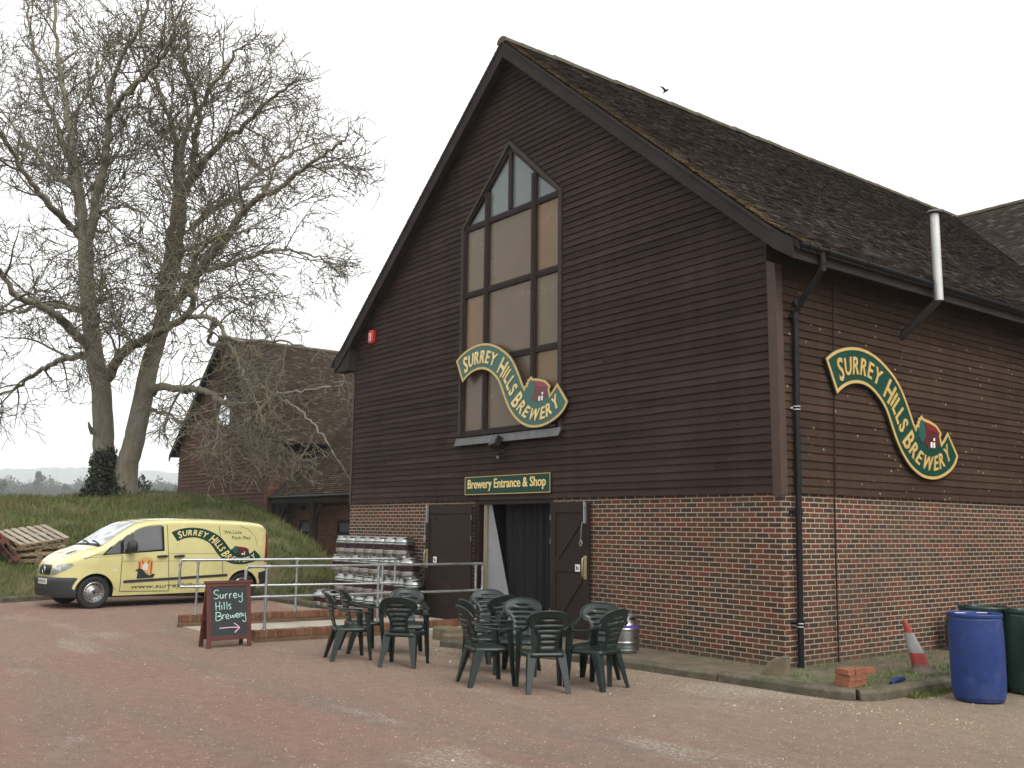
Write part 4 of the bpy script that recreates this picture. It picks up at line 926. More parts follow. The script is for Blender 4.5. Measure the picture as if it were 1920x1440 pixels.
def side_y(x, z):
    W_ = itp(x, VX, VW); zt = vtop(x); b = max(0, (z-1.12)/.75); y = W_*(1-.125*b**1.15)*(1-.05*max(0, (.50-z)/.25)) + .012*math.exp(-((z-.98)/.10)**2)
    rc = min(RC, (zt-.4)*.5)
    if z > zt-rc: y *= max(0, 1-((z-(zt-rc))/rc)**EXP)**(1/EXP)
    return y
def top_z(x, y):
    lo, hi = vtop(x)-.3, vtop(x)
    for _ in range(30):
        m_ = (lo+hi)/2
        if side_y(x, m_) > abs(y): lo = m_
        else: hi = m_
    return lo
vb = MB(); st = sorted(set(VX+[.20, .25, .34, .48, .68, .9, 1.1, 1.35, 1.62, 1.82, 2.0, 2.35, 3.0, 3.8, 4.4, 4.7, 4.83, 4.89])); rows = []
for x in st:
    zb, zt = itp(x, VX, VB), vtop(x); rc = min(RC, (zt-.4)*.5); zs = [zb+(zt-rc-zb)*k/11 for k in range(12)]; r_ = [(x, side_y(x, z), z) for z in zs]
    yb = side_y(x, zt-rc)
    for k in range(1, 13):
        f = math.pi/2*k/12; r_.append((x, side_y(x, zt-rc)*math.cos(f)**(2/EXP)*1.0 if k < 12 else 0, zt-rc+rc*math.sin(f)**(2/EXP)))
    rows.append([(x, 0, zb)]+r_)
n = len(rows[0]); vs_ = []
for r_ in rows: vs_ += r_+[(a, -b, c) for a, b, c in r_]
fs_ = []
for i in range(len(rows)-1):
    for s_ in (0, n):
        for j in range(n-1): fs_.append((i*2*n+s_+j, i*2*n+s_+j+1, (i+1)*2*n+s_+j+1, (i+1)*2*n+s_+j))
for i in (0, len(rows)-1):
    for j in range(n-1): fs_.append((i*2*n+j, i*2*n+j+1, i*2*n+n+j+1, i*2*n+n+j))
vb.add(vs_, fs_, 0, True)
bd = vb.build('body', [M['van'], M['black']], van, merge=True)
cutters = []
for x in (.875, 4.255):
    for s_ in (-1, 1):
        cm = MB(); cm.tube([(x, s_*.56, .335), (x, s_*1.2, .335)], .395, 32, m=0, smooth=False); c_ = cm.build('cut', M['black']); c_.parent = van; cutters.append(c_)
for c_ in cutters:
    md = bd.modifiers.new('arch', 'BOOLEAN'); md.operation = 'DIFFERENCE'; md.object = c_; md.solver = 'EXACT'
    try: md.material_mode = 'TRANSFER'
    except Exception: pass
bpy.context.view_layer.update()
me = bpy.data.meshes.new_from_object(bd.evaluated_get(bpy.context.evaluated_depsgraph_get())); bd.modifiers.clear(); bd.data = me
for c_ in cutters: bpy.data.objects.remove(c_)
me.polygons.foreach_set('use_smooth', [True]*len(me.polygons)); me.set_sharp_from_angle(angle=R(32))
def side_patch(name, poly, m, off=.004, sub=.06, sides=(-1,), parent=None, thick=.004):      # polygon in (x, z) laid on the flank
    if len(sides) > 1: return [side_patch(name, poly, m, off, sub, (s_,), parent) for s_ in sides]
    bm = bmesh.new(); bm.faces.new([bm.verts.new((a, 0, b)) for a, b in poly])
    L_ = max(max(p_[0] for p_ in poly)-min(p_[0] for p_ in poly), max(p_[1] for p_ in poly)-min(p_[1] for p_ in poly))
    xs = [p_[0] for p_ in poly]; zs = [p_[1] for p_ in poly]
    for ax, lo, hi in ((0, min(xs), max(xs)), (2, min(zs), max(zs))):
        q = lo+sub
        while q < hi:
            no = (1, 0, 0) if ax == 0 else (0, 0, 1); p_ = (q, 0, 0) if ax == 0 else (0, 0, q)
            bmesh.ops.bisect_plane(bm, geom=bm.verts[:]+bm.edges[:]+bm.faces[:], plane_co=p_, plane_no=no); q += sub
    bm.verts.index_update(); V0 = [(v.co.x, v.co.z) for v in bm.verts]; F0 = [tuple(v.index for v in f.verts) for f in bm.faces]; bm.free()
    mb = MB()
    for s_ in sides: mb.add([(a, s_*(side_y(a, b)+off), b) for a, b in V0], F0, 0, True)
    return mb.build(name, m, parent or van)
def seam(pts, wd=.012, off=.003):
    mb = MB()
    P = densify(pts, .05); q = []
    for i, p_ in enumerate(P):
        a, b = P[max(i-1, 0)], P[min(i+1, len(P)-1)]; d_ = Vector((b[0]-a[0], b[1]-a[1])).normalized(); nn = Vector((-d_.y, d_.x))*wd/2
        for s_ in (1, -1): x_, z_ = p_[0]+nn.x*s_, p_[1]+nn.y*s_; q.append((x_, -(side_y(x_, z_)+off), z_))
    mb.add(q, [(2*i, 2*i+2, 2*i+3, 2*i+1) for i in range(len(P)-1)], 0); return mb
both = (-1, 1)
side_patch('side_window', [(1.03, 1.13), (1.36, 1.15), (1.36, 1.44)], M['van_glass'], sides=both)
side_patch('side_window', [(1.43, 1.155), (2.29, 1.225), (2.27, 1.765), (1.95, 1.755), (1.72, 1.69), (1.43, 1.49)], M['van_glass'], sides=both)
side_patch('cab_bulkhead', [(1.66, 1.19), (2.26, 1.235), (2.245, 1.745), (1.95, 1.735), (1.66, 1.635)], M['glass_lt'], off=.005, sides=both)
side_patch('window_surround', [(.97, 1.105), (2.34, 1.19), (2.32, 1.80), (1.93, 1.79), (1.69, 1.72), (1.40, 1.53)], M['plastic_blk'], off=.0015, sides=both)
mb = MB(); gq = []; nx2, ny2 = 10, 14
for i in range(nx2+1):
    x = 1.02+(1.80-1.02)*i/nx2; ym = .80-.17*i/nx2
    for j in range(ny2+1):
        y = -ym+2*ym*j/ny2; gq.append((x-.006, y, top_z(x, y)+.008))
mb.add(gq, [(i*(ny2+1)+j, i*(ny2+1)+j+1, (i+1)*(ny2+1)+j+1, (i+1)*(ny2+1)+j) for i in range(nx2) for j in range(ny2)], 0, True)
ws = mb.build('windscreen', M['windscreen'], van)
mb = MB(); gq = []
for i in range(4):
    x = .93+.10*i/3
    for j in range(15): y = -.78+1.56*j/14; gq.append((x, y, top_z(x, y)+.007))
mb.add(gq, [(i*15+j, i*15+j+1, (i+1)*15+j+1, (i+1)*15+j) for i in range(3) for j in range(14)], 0, True); mb.build('scuttle', M['plastic_blk'], van)
for y0, y1 in ((-.62, -.02), (-.02, .55)):
    mb = MB(); mb.tube([(1.0, y0, top_z(1.0, y0)+.03), (1.05, (y0+y1)/2, top_z(1.05, (y0+y1)/2)+.03), (1.08, y1, top_z(1.08, y1)+.03)], .013, 6); mb.build('wiper', M['plastic_blk'], van)
side_patch('side_moulding', [(1.46, .515), (3.86, .60), (3.86, .655), (1.46, .57)], M['bumper'], off=.016, sides=both)
side_patch('rear_bumper', [(4.66, .36), (4.90, .42), (4.93, .72), (4.66, .66)], M['bumper'], off=.008, sides=both)
mb = MB(); mb.box(4.86, 4.97, -.86, .86, .42, .70); mb.build('rear_bumper', M['bumper'], van, bevel=.03)
side_patch('sill', [(1.30, .25), (3.84, .26), (3.84, .30), (1.30, .29)], M['van'], off=.012, sides=both)
seam([(.62, 1.03), (.80, 1.10), (.98, 1.14)], .012).build('bonnet_seam', M['van_seam'], van)
side_patch('fuel_flap', [(2.62, .70), (2.62, .92), (2.80, .92), (2.80, .70)], M['van'], .004)
for nm, poly in (('door_seam', [(1.40, 1.10), (1.40, .34)]), ('door_seam', [(1.40, .34), (2.49, .31)]), ('door_seam', [(2.40, 1.86), (2.42, 1.2), (2.49, .31)]), ('door_seam', [(3.64, 1.80), (3.70, 1.2), (3.75, .66)])): seam(poly, .016).build(nm, M['van_seam'], van)
seam([(2.46, 1.795), (3.66, 1.795), (4.1, 1.77), (4.38, 1.68), (4.56, 1.50), (4.62, 1.28)], .010).build('body_crease', M['van_seam'], van)  # crease shading drawn as thin dark strips on the paint
seam([(2.42, 1.13), (4.70, 1.10)], .006).build('body_crease', M['van_seam'], van); seam([(1.42, .98), (4.72, .93)], .006).build('body_crease', M['van_seam'], van)
seam([(.60, 1.05), (1.0, 1.08), (1.4, 1.10)], .006).build('body_crease', M['van_seam'], van)
for xc_ in (.875, 4.255):
    arc = [(xc_+.455*math.cos(R(a)), .335+.455*math.sin(R(a))) for a in range(8, 173, 8)]+[(xc_+.398*math.cos(R(a)), .335+.398*math.sin(R(a))) for a in range(172, 7, -8)]
    side_patch('arch_flare', arc, M['van'], off=.014, sub=.08, sides=both)
for x in (2.17, 2.56):
    mb = MB(); z_ = 1.07; mb.tube([(x, -side_y(x, z_)-.002, z_-.005), (x+.04, -side_y(x, z_)-.035, z_), (x+.19, -side_y(x, z_)-.035, z_+.008), (x+.24, -side_y(x, z_)-.002, z_+.005)], [.018, .026, .026, .018], 8); mb.build('door_handle', M['bumper'], van)
for s_ in both:
    mb = MB(); mb.lathe([(0, .0), (.09, .01), (.125, .05), (.13, .12), (.11, .17), (0, .18)], 18, M=Matrix.Translation((1.46, s_*1.10, 1.29)) @ Matrix.Scale(1.05, 4, (0, 0, 1)) @ Matrix.Rotation(R(90), 4, 'Y'))
    mb.tube([(1.50, s_*.93, 1.20), (1.52, s_*1.05, 1.22)], .05, 8); mb.build('wing_mirror', M['bumper'], van)
# front: bumper, grille, lamps, plate, badge
def front_x(y, z):            # forward surface of the nose at (y, z)
    lo, hi = 0.16, 1.6
    for _ in range(30):
        m_ = (lo+hi)/2
        if z <= vtop(m_) and side_y(m_, z) >= abs(y): hi = m_
        else: lo = m_
    return hi
def front_patch(name, poly, m, off=.008, sub=.05, parent=None):          # polygon in (y, z)
    bm = bmesh.new(); bm.faces.new([bm.verts.new((0, a, b)) for a, b in poly]); ys = [p_[0] for p_ in poly]; zs = [p_[1] for p_ in poly]
    for ax, lo, hi in ((1, min(ys), max(ys)), (2, min(zs), max(zs))):
        q = lo+sub
        while q < hi:
            bmesh.ops.bisect_plane(bm, geom=bm.verts[:]+bm.edges[:]+bm.faces[:], plane_co=(0, q, 0) if ax == 1 else (0, 0, q), plane_no=(0, 1, 0) if ax == 1 else (0, 0, 1)); q += sub
    bm.verts.index_update(); V0 = [(v.co.y, v.co.z) for v in bm.verts]; F0 = [tuple(v.index for v in f.verts) for f in bm.faces]; bm.free()
    mb = MB(); mb.add([(front_x(a, b)-off, a, b) for a, b in V0], F0, 0, True); return mb.build(name, m, parent or van)
per = [(x, -1) for x in (.52, .46, .40, .35, .30, .25, .21, .18, .165)]; zs = [.235, .28, .36, .45, .56, .635, .650]
mb = MB(); q = []
for x, s_ in per+[(.16, y) for y in (-.36, -.2, 0, .2, .36)]+[(x, 1) for x, _ in reversed(per)]:
    for k, z in enumerate(zs):
        tuck = (.035, .012, .004, 0, 0, .004, .030)[k]; fw_ = (1-min(1, (x-.16)/.36))
        if abs(s_) == 1: y = s_*(side_y(x, max(z, .42))+.014*min(1, 2*fw_+.25)-tuck*.6*(1 if k < 6 else .4)); q.append((x-.035*fw_+tuck*fw_, y, z))
        else: q.append((.120+tuck, s_, z))
k = len(zs); mb.add(q, [(i*k+j, i*k+j+1, (i+1)*k+j+1, (i+1)*k+j) for i in range(len(q)//k-1) for j in range(k-1)], 0, True); fb = mb.build('front_bumper', M['bumper'], van)
mb = MB(); mb.box(.114, .14, -.42, .42, .335, .385); mb.build('air_intake', M['black'], fb)
front_patch('grille', [(-.33, .69), (.33, .69), (.36, .80), (.31, .90), (-.31, .90), (-.36, .80)], M['bumper'], .012)
mb = MB()
for z_ in (.735, .785, .835): 
    for a, b in zip(np.linspace(-.32, .32, 9), np.linspace(-.32, .32, 9)[1:]): mb.bar((front_x(a, z_)-.022, a, z_), (front_x(b, z_)-.022, b, z_), .014, .012)
mb.build('grille_bar', M['plastic_blk'], van)
bx0 = front_x(0, .80)-.04; mb = MB(); mb.tube([(bx0, .085*math.sin(t), .795+.085*math.cos(t)) for t in [i*2*math.pi/24 for i in range(25)]], .009, 6)
for t in (0, 120, 240): mb.bar((bx0, 0, .795), (bx0, .082*math.sin(R(t)), .795+.082*math.cos(R(t))), .022, .010, upv=(1, 0, 0), taper=.3)
mb.build('badge', M['chrome'], van)
for s_ in both: front_patch('headlamp', [(s_*.40, .70), (s_*.60, .72), (s_*.78, .80), (s_*.875, .90), (s_*.86, .945), (s_*.73, .935), (s_*.58, .89), (s_*.46, .80)], M['lamp_glass'], .014, .04)
mb = MB(); mb.box(.106, .124, -.26, .26, .50, .61); pl = mb.build('number_plate', M['plate'], van)
mb = MB(); extr(mb, text_fit('LD54 RYA', -.235, .235, .52, .59, .01), lambda a, b, d: (.106-d, -a, b), .001, .003); mb.build('plate_characters', M['text_dk'], pl, recalc=False)
# bonnet and flank artwork
mb = MB(); P_ = [(.36, -.30), (.46, -.22), (.56, -.26), (.70, -.38), (.68, -.52), (.56, -.58), (.44, -.52), (.37, -.42)]
mb.add([(a, b, top_z(a, b)+.006) for a, b in P_], [tuple(range(8))], 0); hb = mb.build('bonnet_emblem', M['plate'], van)
mb = MB(); P_ = [(.46, -.28), (.54, -.32), (.64, -.42), (.58, -.50), (.48, -.46), (.42, -.36)]
mb.add([(a, b, top_z(a, b)+.009) for a, b in P_], [tuple(range(6))], 0); mb.build('emblem_detail', M['dull'], hb)
mb = MB(); mb.add([(front_x(-.87, .80)+.40, 0, 0)], [], 0)
side_patch('indicator', [(1.24, .78), (1.31, .785), (1.31, .815), (1.24, .81)], M['plate'], .008)
LS = 2.20/3.44
def vfn(off): return lambda a, b, d: (2.54+a*.66, -(side_y(2.54+a*.66, 1.625+b*.485)+off+d*.1), 1.625+b*.485)
def flank(name, poly, m, off, parent=None): return side_patch(name, [(2.54+a*.66, 1.625+b*.485) for a, b in poly], m, off, .08, parent=parent)
rb = flank('ribbon_artwork', inset(OUT, .018), M['cream'], .003)
flank('ribbon_field', inset(OUT, .035), M['green_sign'], .0045, rb)
mb = MB(); f_ = vfn(.006); mb.add([f_(a, b, 0) for a, b in LET[0]], LET[1], 0); mb.build('ribbon_lettering', M['cream'], rb, recalc=False)
flank('painted_house', WALLP, M['red_dk'], .0062, rb); flank('painted_roof', ROOFP, M['red_sign'], .007, rb); flank('painted_tree', TREEP, M['tree_green'], .0075, rb)
for q in LITP: flank('painted_window', q, M['label_w'], .008, rb)
def ftext(name, body, x0, x1, z0, z1, m, bold=.01, shear=0):
    V0, F0 = text_fit(body, x0, x1, z0, z1, bold, shear); mb = MB(); mb.add([(a, -(side_y(a, b)+.006), b) for a, b in V0], F0, 0); return mb.build(name, m, van, recalc=False)
ftext('slogan', "'We Love", 3.75, 4.21, 1.565, 1.655, M['text_dk'], .0); ftext('slogan', "Pork Pies'", 3.96, 4.45, 1.44, 1.525, M['text_dk'], .0)
ftext('web_address', 'www.surreyhills.co.uk', 1.64, 3.66, .36, .475, M['green_txt'], .005, .1)
cr_ = [(1.76, .62), (2.08, .62), (2.09, .98), (2.05, 1.03), (1.92, 1.06), (1.79, 1.03), (1.75, .98)]
cb = side_patch('crest', cr_, M['gold'], .004)
for k in range(6):
    x0 = 1.775+k*.052; 
    if k in (2, 3): continue
    side_patch('crest_ray', [(1.90+(k-2.5)*.012, .80), (1.92+(k-2.5)*.012, .80), (x0+.032, .99), (x0, .99)] if k not in (0, 5) else [(x0, .68), (x0+.03, .70), (x0+.032, .97), (x0, .97)], M['red_box'], .006, parent=cb)
side_patch('crest_barrel', [(1.85, .78), (1.97, .78), (1.98, .90), (1.92, .95), (1.86, .90)], M['plate'], .007, parent=cb)
side_patch('crest_wave', [(1.74, .60), (2.10, .61), (2.15, .68), (2.10, .70), (2.02, .66), (1.93, .72), (1.86, .80), (1.78, .82), (1.70, .78), (1.76, .74)], M['bumper'], .008, parent=cb)
side_patch('rear_lamp', [(4.80, .92), (4.915, .90), (4.905, 1.52), (4.865, 1.62), (4.845, 1.30)], M['lamp_red'], .008, sides=both)
for q in (-.73, .73):
    mb = MB(); mb.box(4.90, 4.945, q-.07, q+.07, .92, 1.5); mb.build('rear_lamp', M['lamp_red'], van)
for x in (.875, 4.255):
    for s_ in both:
        Mx = Matrix.Translation((x, s_*.83, .335)) @ Matrix.Rotation(R(90*s_*-1), 4, 'X')
        b = MB(); b.lathe([(.20, -.10), (.29, -.11), (.325, -.09), (.336, -.05), (.336, .05), (.325, .085), (.29, .10), (.215, .085), (.20, .06)], 40, M=Mx); wh = b.build('wheel', M['tyre'], van)
        b = MB(); b.lathe([(.215, .085), (.205, .092), (.195, .075), (.185, .02), (.17, .015), (.125, .04), (.085, .075), (.06, .085), (0, .085)], 40, M=Mx)
        rm = b.build('rim', M['rim'], wh); b = MB()
        for k in range(16):
            t = 2*math.pi*k/16; b.lathe([(0, 0), (.016, 0)], 8, M=Mx @ Matrix.Translation((.165*math.cos(t), .165*math.sin(t), .024)) )
        for k in range(5):
            t = 2*math.pi*k/5; b.lathe([(0, .0), (.012, 0)], 6, M=Mx @ Matrix.Translation((.055*math.cos(t), .055*math.sin(t), .0875)))
        b.lathe([(0, .001), (.03, 0)], 12, M=Mx @ Matrix.Translation((0, 0, .088))); b.build('rim_hole', M['black'], rm)
mb = MB(); mb.box(1.3, 3.9, -.8, .8, .22, .26); mb.box(.5, 1.2, -.55, .55, .2, .4); mb.tube([(.875, -.8, .33), (.875, .8, .33)], .04, 8); mb.tube([(4.255, -.8, .33), (4.255, .8, .33)], .05, 8); mb.build('underbody', M['black'], van)

# ================================================================== plastic armchairs
def make_chair():
    t = thing('garden_chair', '', 'chair', group='dark green plastic chairs set out in two groups on the gravel')
    HW = [(.40,.135),(.46,.124),(.52,.118),(.58,.122),(.63,.138),(.67,.168),(.70,.205),(.73,.236),(.76,.250),(.79,.247),(.82,.228),(.845,.196),(.865,.152),(.878,.105),(.887,.04)]
    zz = [q[0] for q in HW]; hh = [q[1] for q in HW]
    def bp(x, z): k = (z-.40)/.49; return (x, -.185-.165*k+.9*x*x*(.6+.7*k), z)
    rows = []; z = .40; slots = [.49, .552, .614, .676, .735, .79]
    lv = [.40, .44]
    for s_ in slots: lv += [s_-.005, s_+.005]
    lv += [.83, .85, .866, .878, .885]
    vs_, fs_ = [], []; nc = 12
    for z in lv:
        w_ = itp(z, zz, hh)
        for c in range(nc+1): x = -w_+2*w_*c/nc; zc = z-(.012*(x/.2)**2 if z < .82 else 0)+(0.010 if z < .82 else 0); vs_.append(bp(x, zc))
    for i in range(len(lv)-1):
        sl_ = any(abs(lv[i]-(s_-.005)) < 1e-6 for s_ in slots)
        for c in range(nc):
            if sl_ and (2 if lv[i] < .77 else 4) <= c < nc-(2 if lv[i] < .77 else 4): continue
            fs_.append((i*(nc+1)+c, i*(nc+1)+c+1, (i+1)*(nc+1)+c+1, (i+1)*(nc+1)+c))
    mb = MB(); mb.add(vs_, fs_, 0, True); b = mb.build('backrest', M['chair'], t, solid=.010)
    mb = MB(); rim = []
    for i in range(len(lv)): w_ = itp(lv[i], zz, hh); rim.append(bp(-w_, lv[i]-(.012*(w_/.2)**2 if lv[i] < .82 else 0)+(.01 if lv[i] < .82 else 0)))
    rim = rim[8:]; mb.tube(rim+[(-x, y, z) for x, y, z in reversed(rim)], .012, 6); mb.build('back_rim', M['chair'], t)
    # seat
    mb = MB(); q = []; n_ = 10
    for i in range(n_+1):
        y = -.20+.43*i/n_; w_ = .185+.055*min(1, (y+.20)/.25)-(.05*max(0, (y-.17)/.06)**2)
        for j in range(n_+1):
            x = -w_+2*w_*j/n_; q.append((x, y, .425-.018*(1-(x/w_)**2)*math.sin(math.pi*min(1, max(0, i/n_)))-(.02*max(0, (y-.17)/.06)**2)))
    mb.add(q, [(i*(n_+1)+j, i*(n_+1)+j+1, (i+1)*(n_+1)+j+1, (i+1)*(n_+1)+j) for i in range(n_) for j in range(n_)], 0, True)
    edge = [q[j] for j in range(n_+1)]+[q[i*(n_+1)+n_] for i in range(1, n_+1)]+[q[n_*(n_+1)+j] for j in range(n_-1, -1, -1)]+[q[i*(n_+1)] for i in range(n_-1, 0, -1)]
    k = len(edge); mb.add(edge+[(x*1.01, y*1.01, z-.045) for x, y, z in edge], [(i, (i+1) % k, k+(i+1) % k, k+i) for i in range(k)], 0, True)
    mb.build('seat', M['chair'], t, solid=.006)
    def leg(top, bot, w0, w1, d0, d1):
        mb = MB(); a, b_ = Vector(top), Vector(bot); o_ = Vector((1 if top[0] > 0 else -1, 0, 0)); fwd = Vector((0, 1 if top[1] > 0 else -1, 0)); vs_ = []
        for p_, w_, d_ in ((a, w0, d0), (b_, w1, d1)):      # an L shaped section, open to the inside
            th = .010
            vs_ += [p_, p_-o_*w_, p_-o_*w_-fwd*th, p_-o_*th-fwd*th, p_-o_*th-fwd*d_, p_-fwd*d_]
        mb.add(vs_, [(5,4,3,2,1,0), (6,7,8,9,10,11)]+[(i, (i+1) % 6, 6+(i+1) % 6, 6+i) for i in range(6)], 0)
        mb.build('leg', M['chair'], t, bevel=.004)
    for s_ in (-1, 1):
        leg((s_*.262, .235, .625), (s_*.270, .275, 0), .074, .044, .078, .042)
        leg((s_*.215, -.185, .415), (s_*.250, -.285, 0), .105, .052, .105, .050)
        mb = MB(); P_ = [bp(s_*.236, .735), (s_*.252, -.235, .700), (s_*.262, -.16, .672), (s_*.272, -.06, .648), (s_*.275, .06, .638), (s_*.270, .17, .636), (s_*.255, .24, .632)]
        for a, b_ in zip(P_, P_[1:]): mb.bar(a, b_, .052, .018)
        mb.tube(P_, .013, 6); mb.build('armrest', M['chair'], t, bevel=.005)
    return t
CH = [  # x, y, facing, label
 (-4.28, -3.86, -16, 'dark green plastic chair seen side on, outermost left of the smaller group'),
 (-4.88, -3.32, -12, 'dark green plastic chair in shadow, half hidden behind the outermost left one'),
 (-3.33, -3.56, 40, 'dark green plastic chair with its back turned, front of the smaller group'),
 (-4.26, -2.93, -116, 'dark green plastic chair facing the yard, furthest right of the smaller group'),
 (-1.52, -3.57, -17, 'dark green plastic chair seen side on, outermost left of the larger group'),
 (-2.30, -2.98, -14, 'dark green plastic chair in shadow tucked behind the left side of the larger group'),
 (-3.55, -2.05, -128, 'dark green plastic chair furthest back of the larger group, nearest the handrail end'),
 (-3.05, -2.37, 92, 'dark green plastic chair seen edge on between two facing chairs in the larger group'),
 (-1.96, -2.74, -138, 'dark green plastic chair facing the yard in the middle of the larger group'),
 (-.80, -3.30, 63, 'dark green plastic chair with its back turned, frontmost of the larger group'),
 (-.91, -2.42, -148, 'dark green plastic chair facing the yard beside the single keg'),
 (-.62, -2.66, 100, 'dark green plastic chair seen side on, outermost right of the larger group')]
ch0 = make_chair()
for i, (x, y, a, lb) in enumerate(CH):
    c_ = ch0 if i == 0 else copy_tree(ch0); c_.location = (x, y, 0); c_.rotation_euler = (0, 0, R(a)); c_['label'] = lb
# ================================================================== kegs
def make_keg(mats, h=.53, r=.198, cask=False):
    t = thing('beer_keg', '', 'keg'); k = h/.53
    prof = [(r*.80, 0), (r*.84, .03*k), (r*.86, .055*k), (r*.99, .075*k), (r, .10*k), (r, .145*k), (r*1.03, .155*k), (r*1.03, .17*k), (r, .18*k), (r, .325*k), (r*1.03, .335*k), (r*1.03, .35*k), (r, .36*k), (r*.99, .405*k), (r*.93, .43*k), (r*.87, .445*k), (r*.86, .45*k), (r*.84, .523*k), (r*.86, .53*k), (r*.80, .53*k), (r*.79, .46*k), (0, .455*k)]
    ms = [0]*(len(prof)-1); ms[8] = 1; ms[4] = 0; ms[12] = 2
    b = MB(); b.lathe(prof, 28, ms=ms); b.build('keg_body', mats, t)
    b = MB()
    for a0 in range(0, 360, 90):
        q = []
        for i in range(7):
            t_ = R(a0-20+40*i/6); rr = r*.858+.004
            for z_ in ((.468+.010*abs(i-3)/3)*k, (.510-.008*abs(i-3)/3)*k): q.append((rr*math.cos(t_), rr*math.sin(t_), z_))
        b.add(q, [(2*i, 2*i+2, 2*i+3, 2*i+1) for i in range(6)], 0)
    b.build('handle_slot', M['black'], t); return t
kg = make_keg([M['steel'], M['maroon'], M['dgreen']], .393, .197); rnd = random.Random(9); first = True
ORD = ['first', 'second', 'third', 'fourth', 'fifth', 'sixth', 'seventh', 'eighth']
for tier, (nm, x0, y0, cnt) in enumerate((('lowest tier', -8.16, -.32, 8), ('second tier', -8.28, -.29, 8), ('third tier', -8.52, -.26, 8), ('top tier', -8.79, -.24, 7))):
    for i in range(cnt):
        c_ = kg if first else copy_tree(kg); first = False
        c_.location = (x0-.4*i, y0+rnd.uniform(-.010, .010), .394*tier); c_.rotation_euler = (0, 0, R(-32+90*rnd.randint(0, 3)+rnd.uniform(-22, 22)))
        c_['label'] = f'steel keg with maroon band, {ORD[i]} from the door in the {nm} of the stack'; c_['group'] = 'steel kegs stacked against the front wall'
for i, (x, y) in enumerate(((-11.62, -.34), (-12.05, -.30))):
    c_ = copy_tree(kg); c_.location = (x, y, 0); c_.rotation_euler = (0, 0, i*1.3); c_['group'] = 'steel kegs stacked against the front wall'
    c_['label'] = ['steel keg standing alone on the ground just left of the stack', 'steel keg standing alone on the ground, the one furthest left of the stack'][i]
k2 = make_keg([M['steel'], M['steel'], M['purple']], .53, .205)
b = MB(); b.lathe([(.208, .13), (.208, .16)], 28); b.lathe([(.2085, .06), (.202, .085)], 28); b.build('green_hoop', M['dgreen'], k2)
k2.location = (-2.25, -.62, .06); k2['label'] = 'single steel keg with purple and green bands standing by the brick wall'; 
k3 = make_keg([M['steel'], M['steel'], M['steel']], .40, .15); k3.location = (-7.35, -1.15, .065); k3['label'] = 'small steel keg standing in front of the left door leaf'
k4 = make_keg([M['dull'], M['dull'], M['dull']], .55, .20); k4.location = (.32, 3.70, .075); k4['label'] = 'dull grey keg against the side wall, mostly behind the blue drum'
# ================================================================== drums
def drum(name, label, m, x, y, group, rz=0, h=.925, r=.273, marks=0):
    t = thing(name, label, 'drum', (x, y, 0), rz, group)
    b = MB(); b.lathe([(0, .012), (r*.80, .006), (r*.90, .02), (r*.955, .06), (r*.985, .14), (r*1.0, .3), (r*1.01, .5), (r*1.0, .7), (r*.975, .86), (r*.955, h-.05), (r*.95, h-.035)], 48); b.build('drum_body', m, t)
    b = MB(); b.lathe([(r*.955, h-.042), (r*1.0, h-.035), (r*1.005, h-.012), (r*.98, h), (r*.93, h-.004), (r*.90, h-.022), (r*.5, h-.016), (0, h-.016)], 48); ld = b.build('drum_lid', m, t)
    b = MB()
    for a in (.6, 3.7): b.lathe([(.045, 0), (.045, .022), (0, .022)], 14, M=Matrix.Translation((r*.6*math.cos(a), r*.6*math.sin(a), h-.018)))
    b.build('bung', m, ld)
    return t, ld
t, ld = drum('plastic_drum', 'scuffed blue plastic drum standing on the gravel by the kerb', M['blue'], 2.375, .15, 'plastic drums at the side of the barn')
b = MB(); b.box(-.22, -.12, -.13, -.06, .926, .9275, M=Matrix.Rotation(R(40), 4, 'Z')); b.box(.02, .16, -.02, .04, .926, .9275, M=Matrix.Rotation(R(40), 4, 'Z')); b.build('paper_label', M['label_w'], ld)
t, ld = drum('plastic_drum', 'dark green plastic drum with a torn white label, beside the blue drum', M['green_drum'], 2.50, 1.14, 'plastic drums at the side of the barn')
b = MB()
def onr(a, z): return (.2755*math.cos(a), .2755*math.sin(a), z)
va_ = math.atan2(CP.y-1.14, CP.x-2.50); a0 = va_+.20
for poly in ([(-.06, .52), (-.02, .545), (.0, .50), (.04, .545), (.10, .54), (.11, .50), (.05, .45), (.03, .42), (-.01, .44), (-.03, .49)], [(.24, .74), (.40, .74), (.40, .80), (.24, .80)]):
    b.add([onr(a0+p_[0]*1.4, p_[1]) for p_ in poly], [tuple(range(len(poly)))], 0)
b.build('torn_label', M['label_w'], t)
drum('plastic_drum', 'green drum mostly hidden directly behind the blue drum', M['green_drum'], 2.03, 1.02, 'plastic drums at the side of the barn', h=.94)
# ================================================================== cone, bricks, block, tarp
t = thing('traffic_cone', 'battered leaning traffic cone with red tip and dirty grey sleeve by the side wall', 'cone', (1.18, 1.12, .075), R(20))
def bent(prof, n=20, sq=.72):
    b = MB(); vs_ = []; fs_ = []
    for r_, z_ in prof:
        for k in range(n):
            a = 2*math.pi*k/n; rr = r_*(1+.06*math.sin(3*a+z_*9)); vs_.append((rr*math.cos(a)-.16*(z_/.55)**1.1, rr*math.sin(a)*sq, z_))
    for i in range(len(prof)-1):
        for k in range(n): fs_.append((i*n+k, i*n+(k+1) % n, (i+1)*n+(k+1) % n, (i+1)*n+k))
    b.add(vs_, fs_, 0, True); return b
bent([(.105, .10), (.095, .16), (.085, .235)]).build('lower_band', M['cone_red'], t)
bent([(.088, .233), (.084, .30), (.070, .36), (.066, .42), (.058, .47)]).build('grey_sleeve', M['cone_wh'], t)
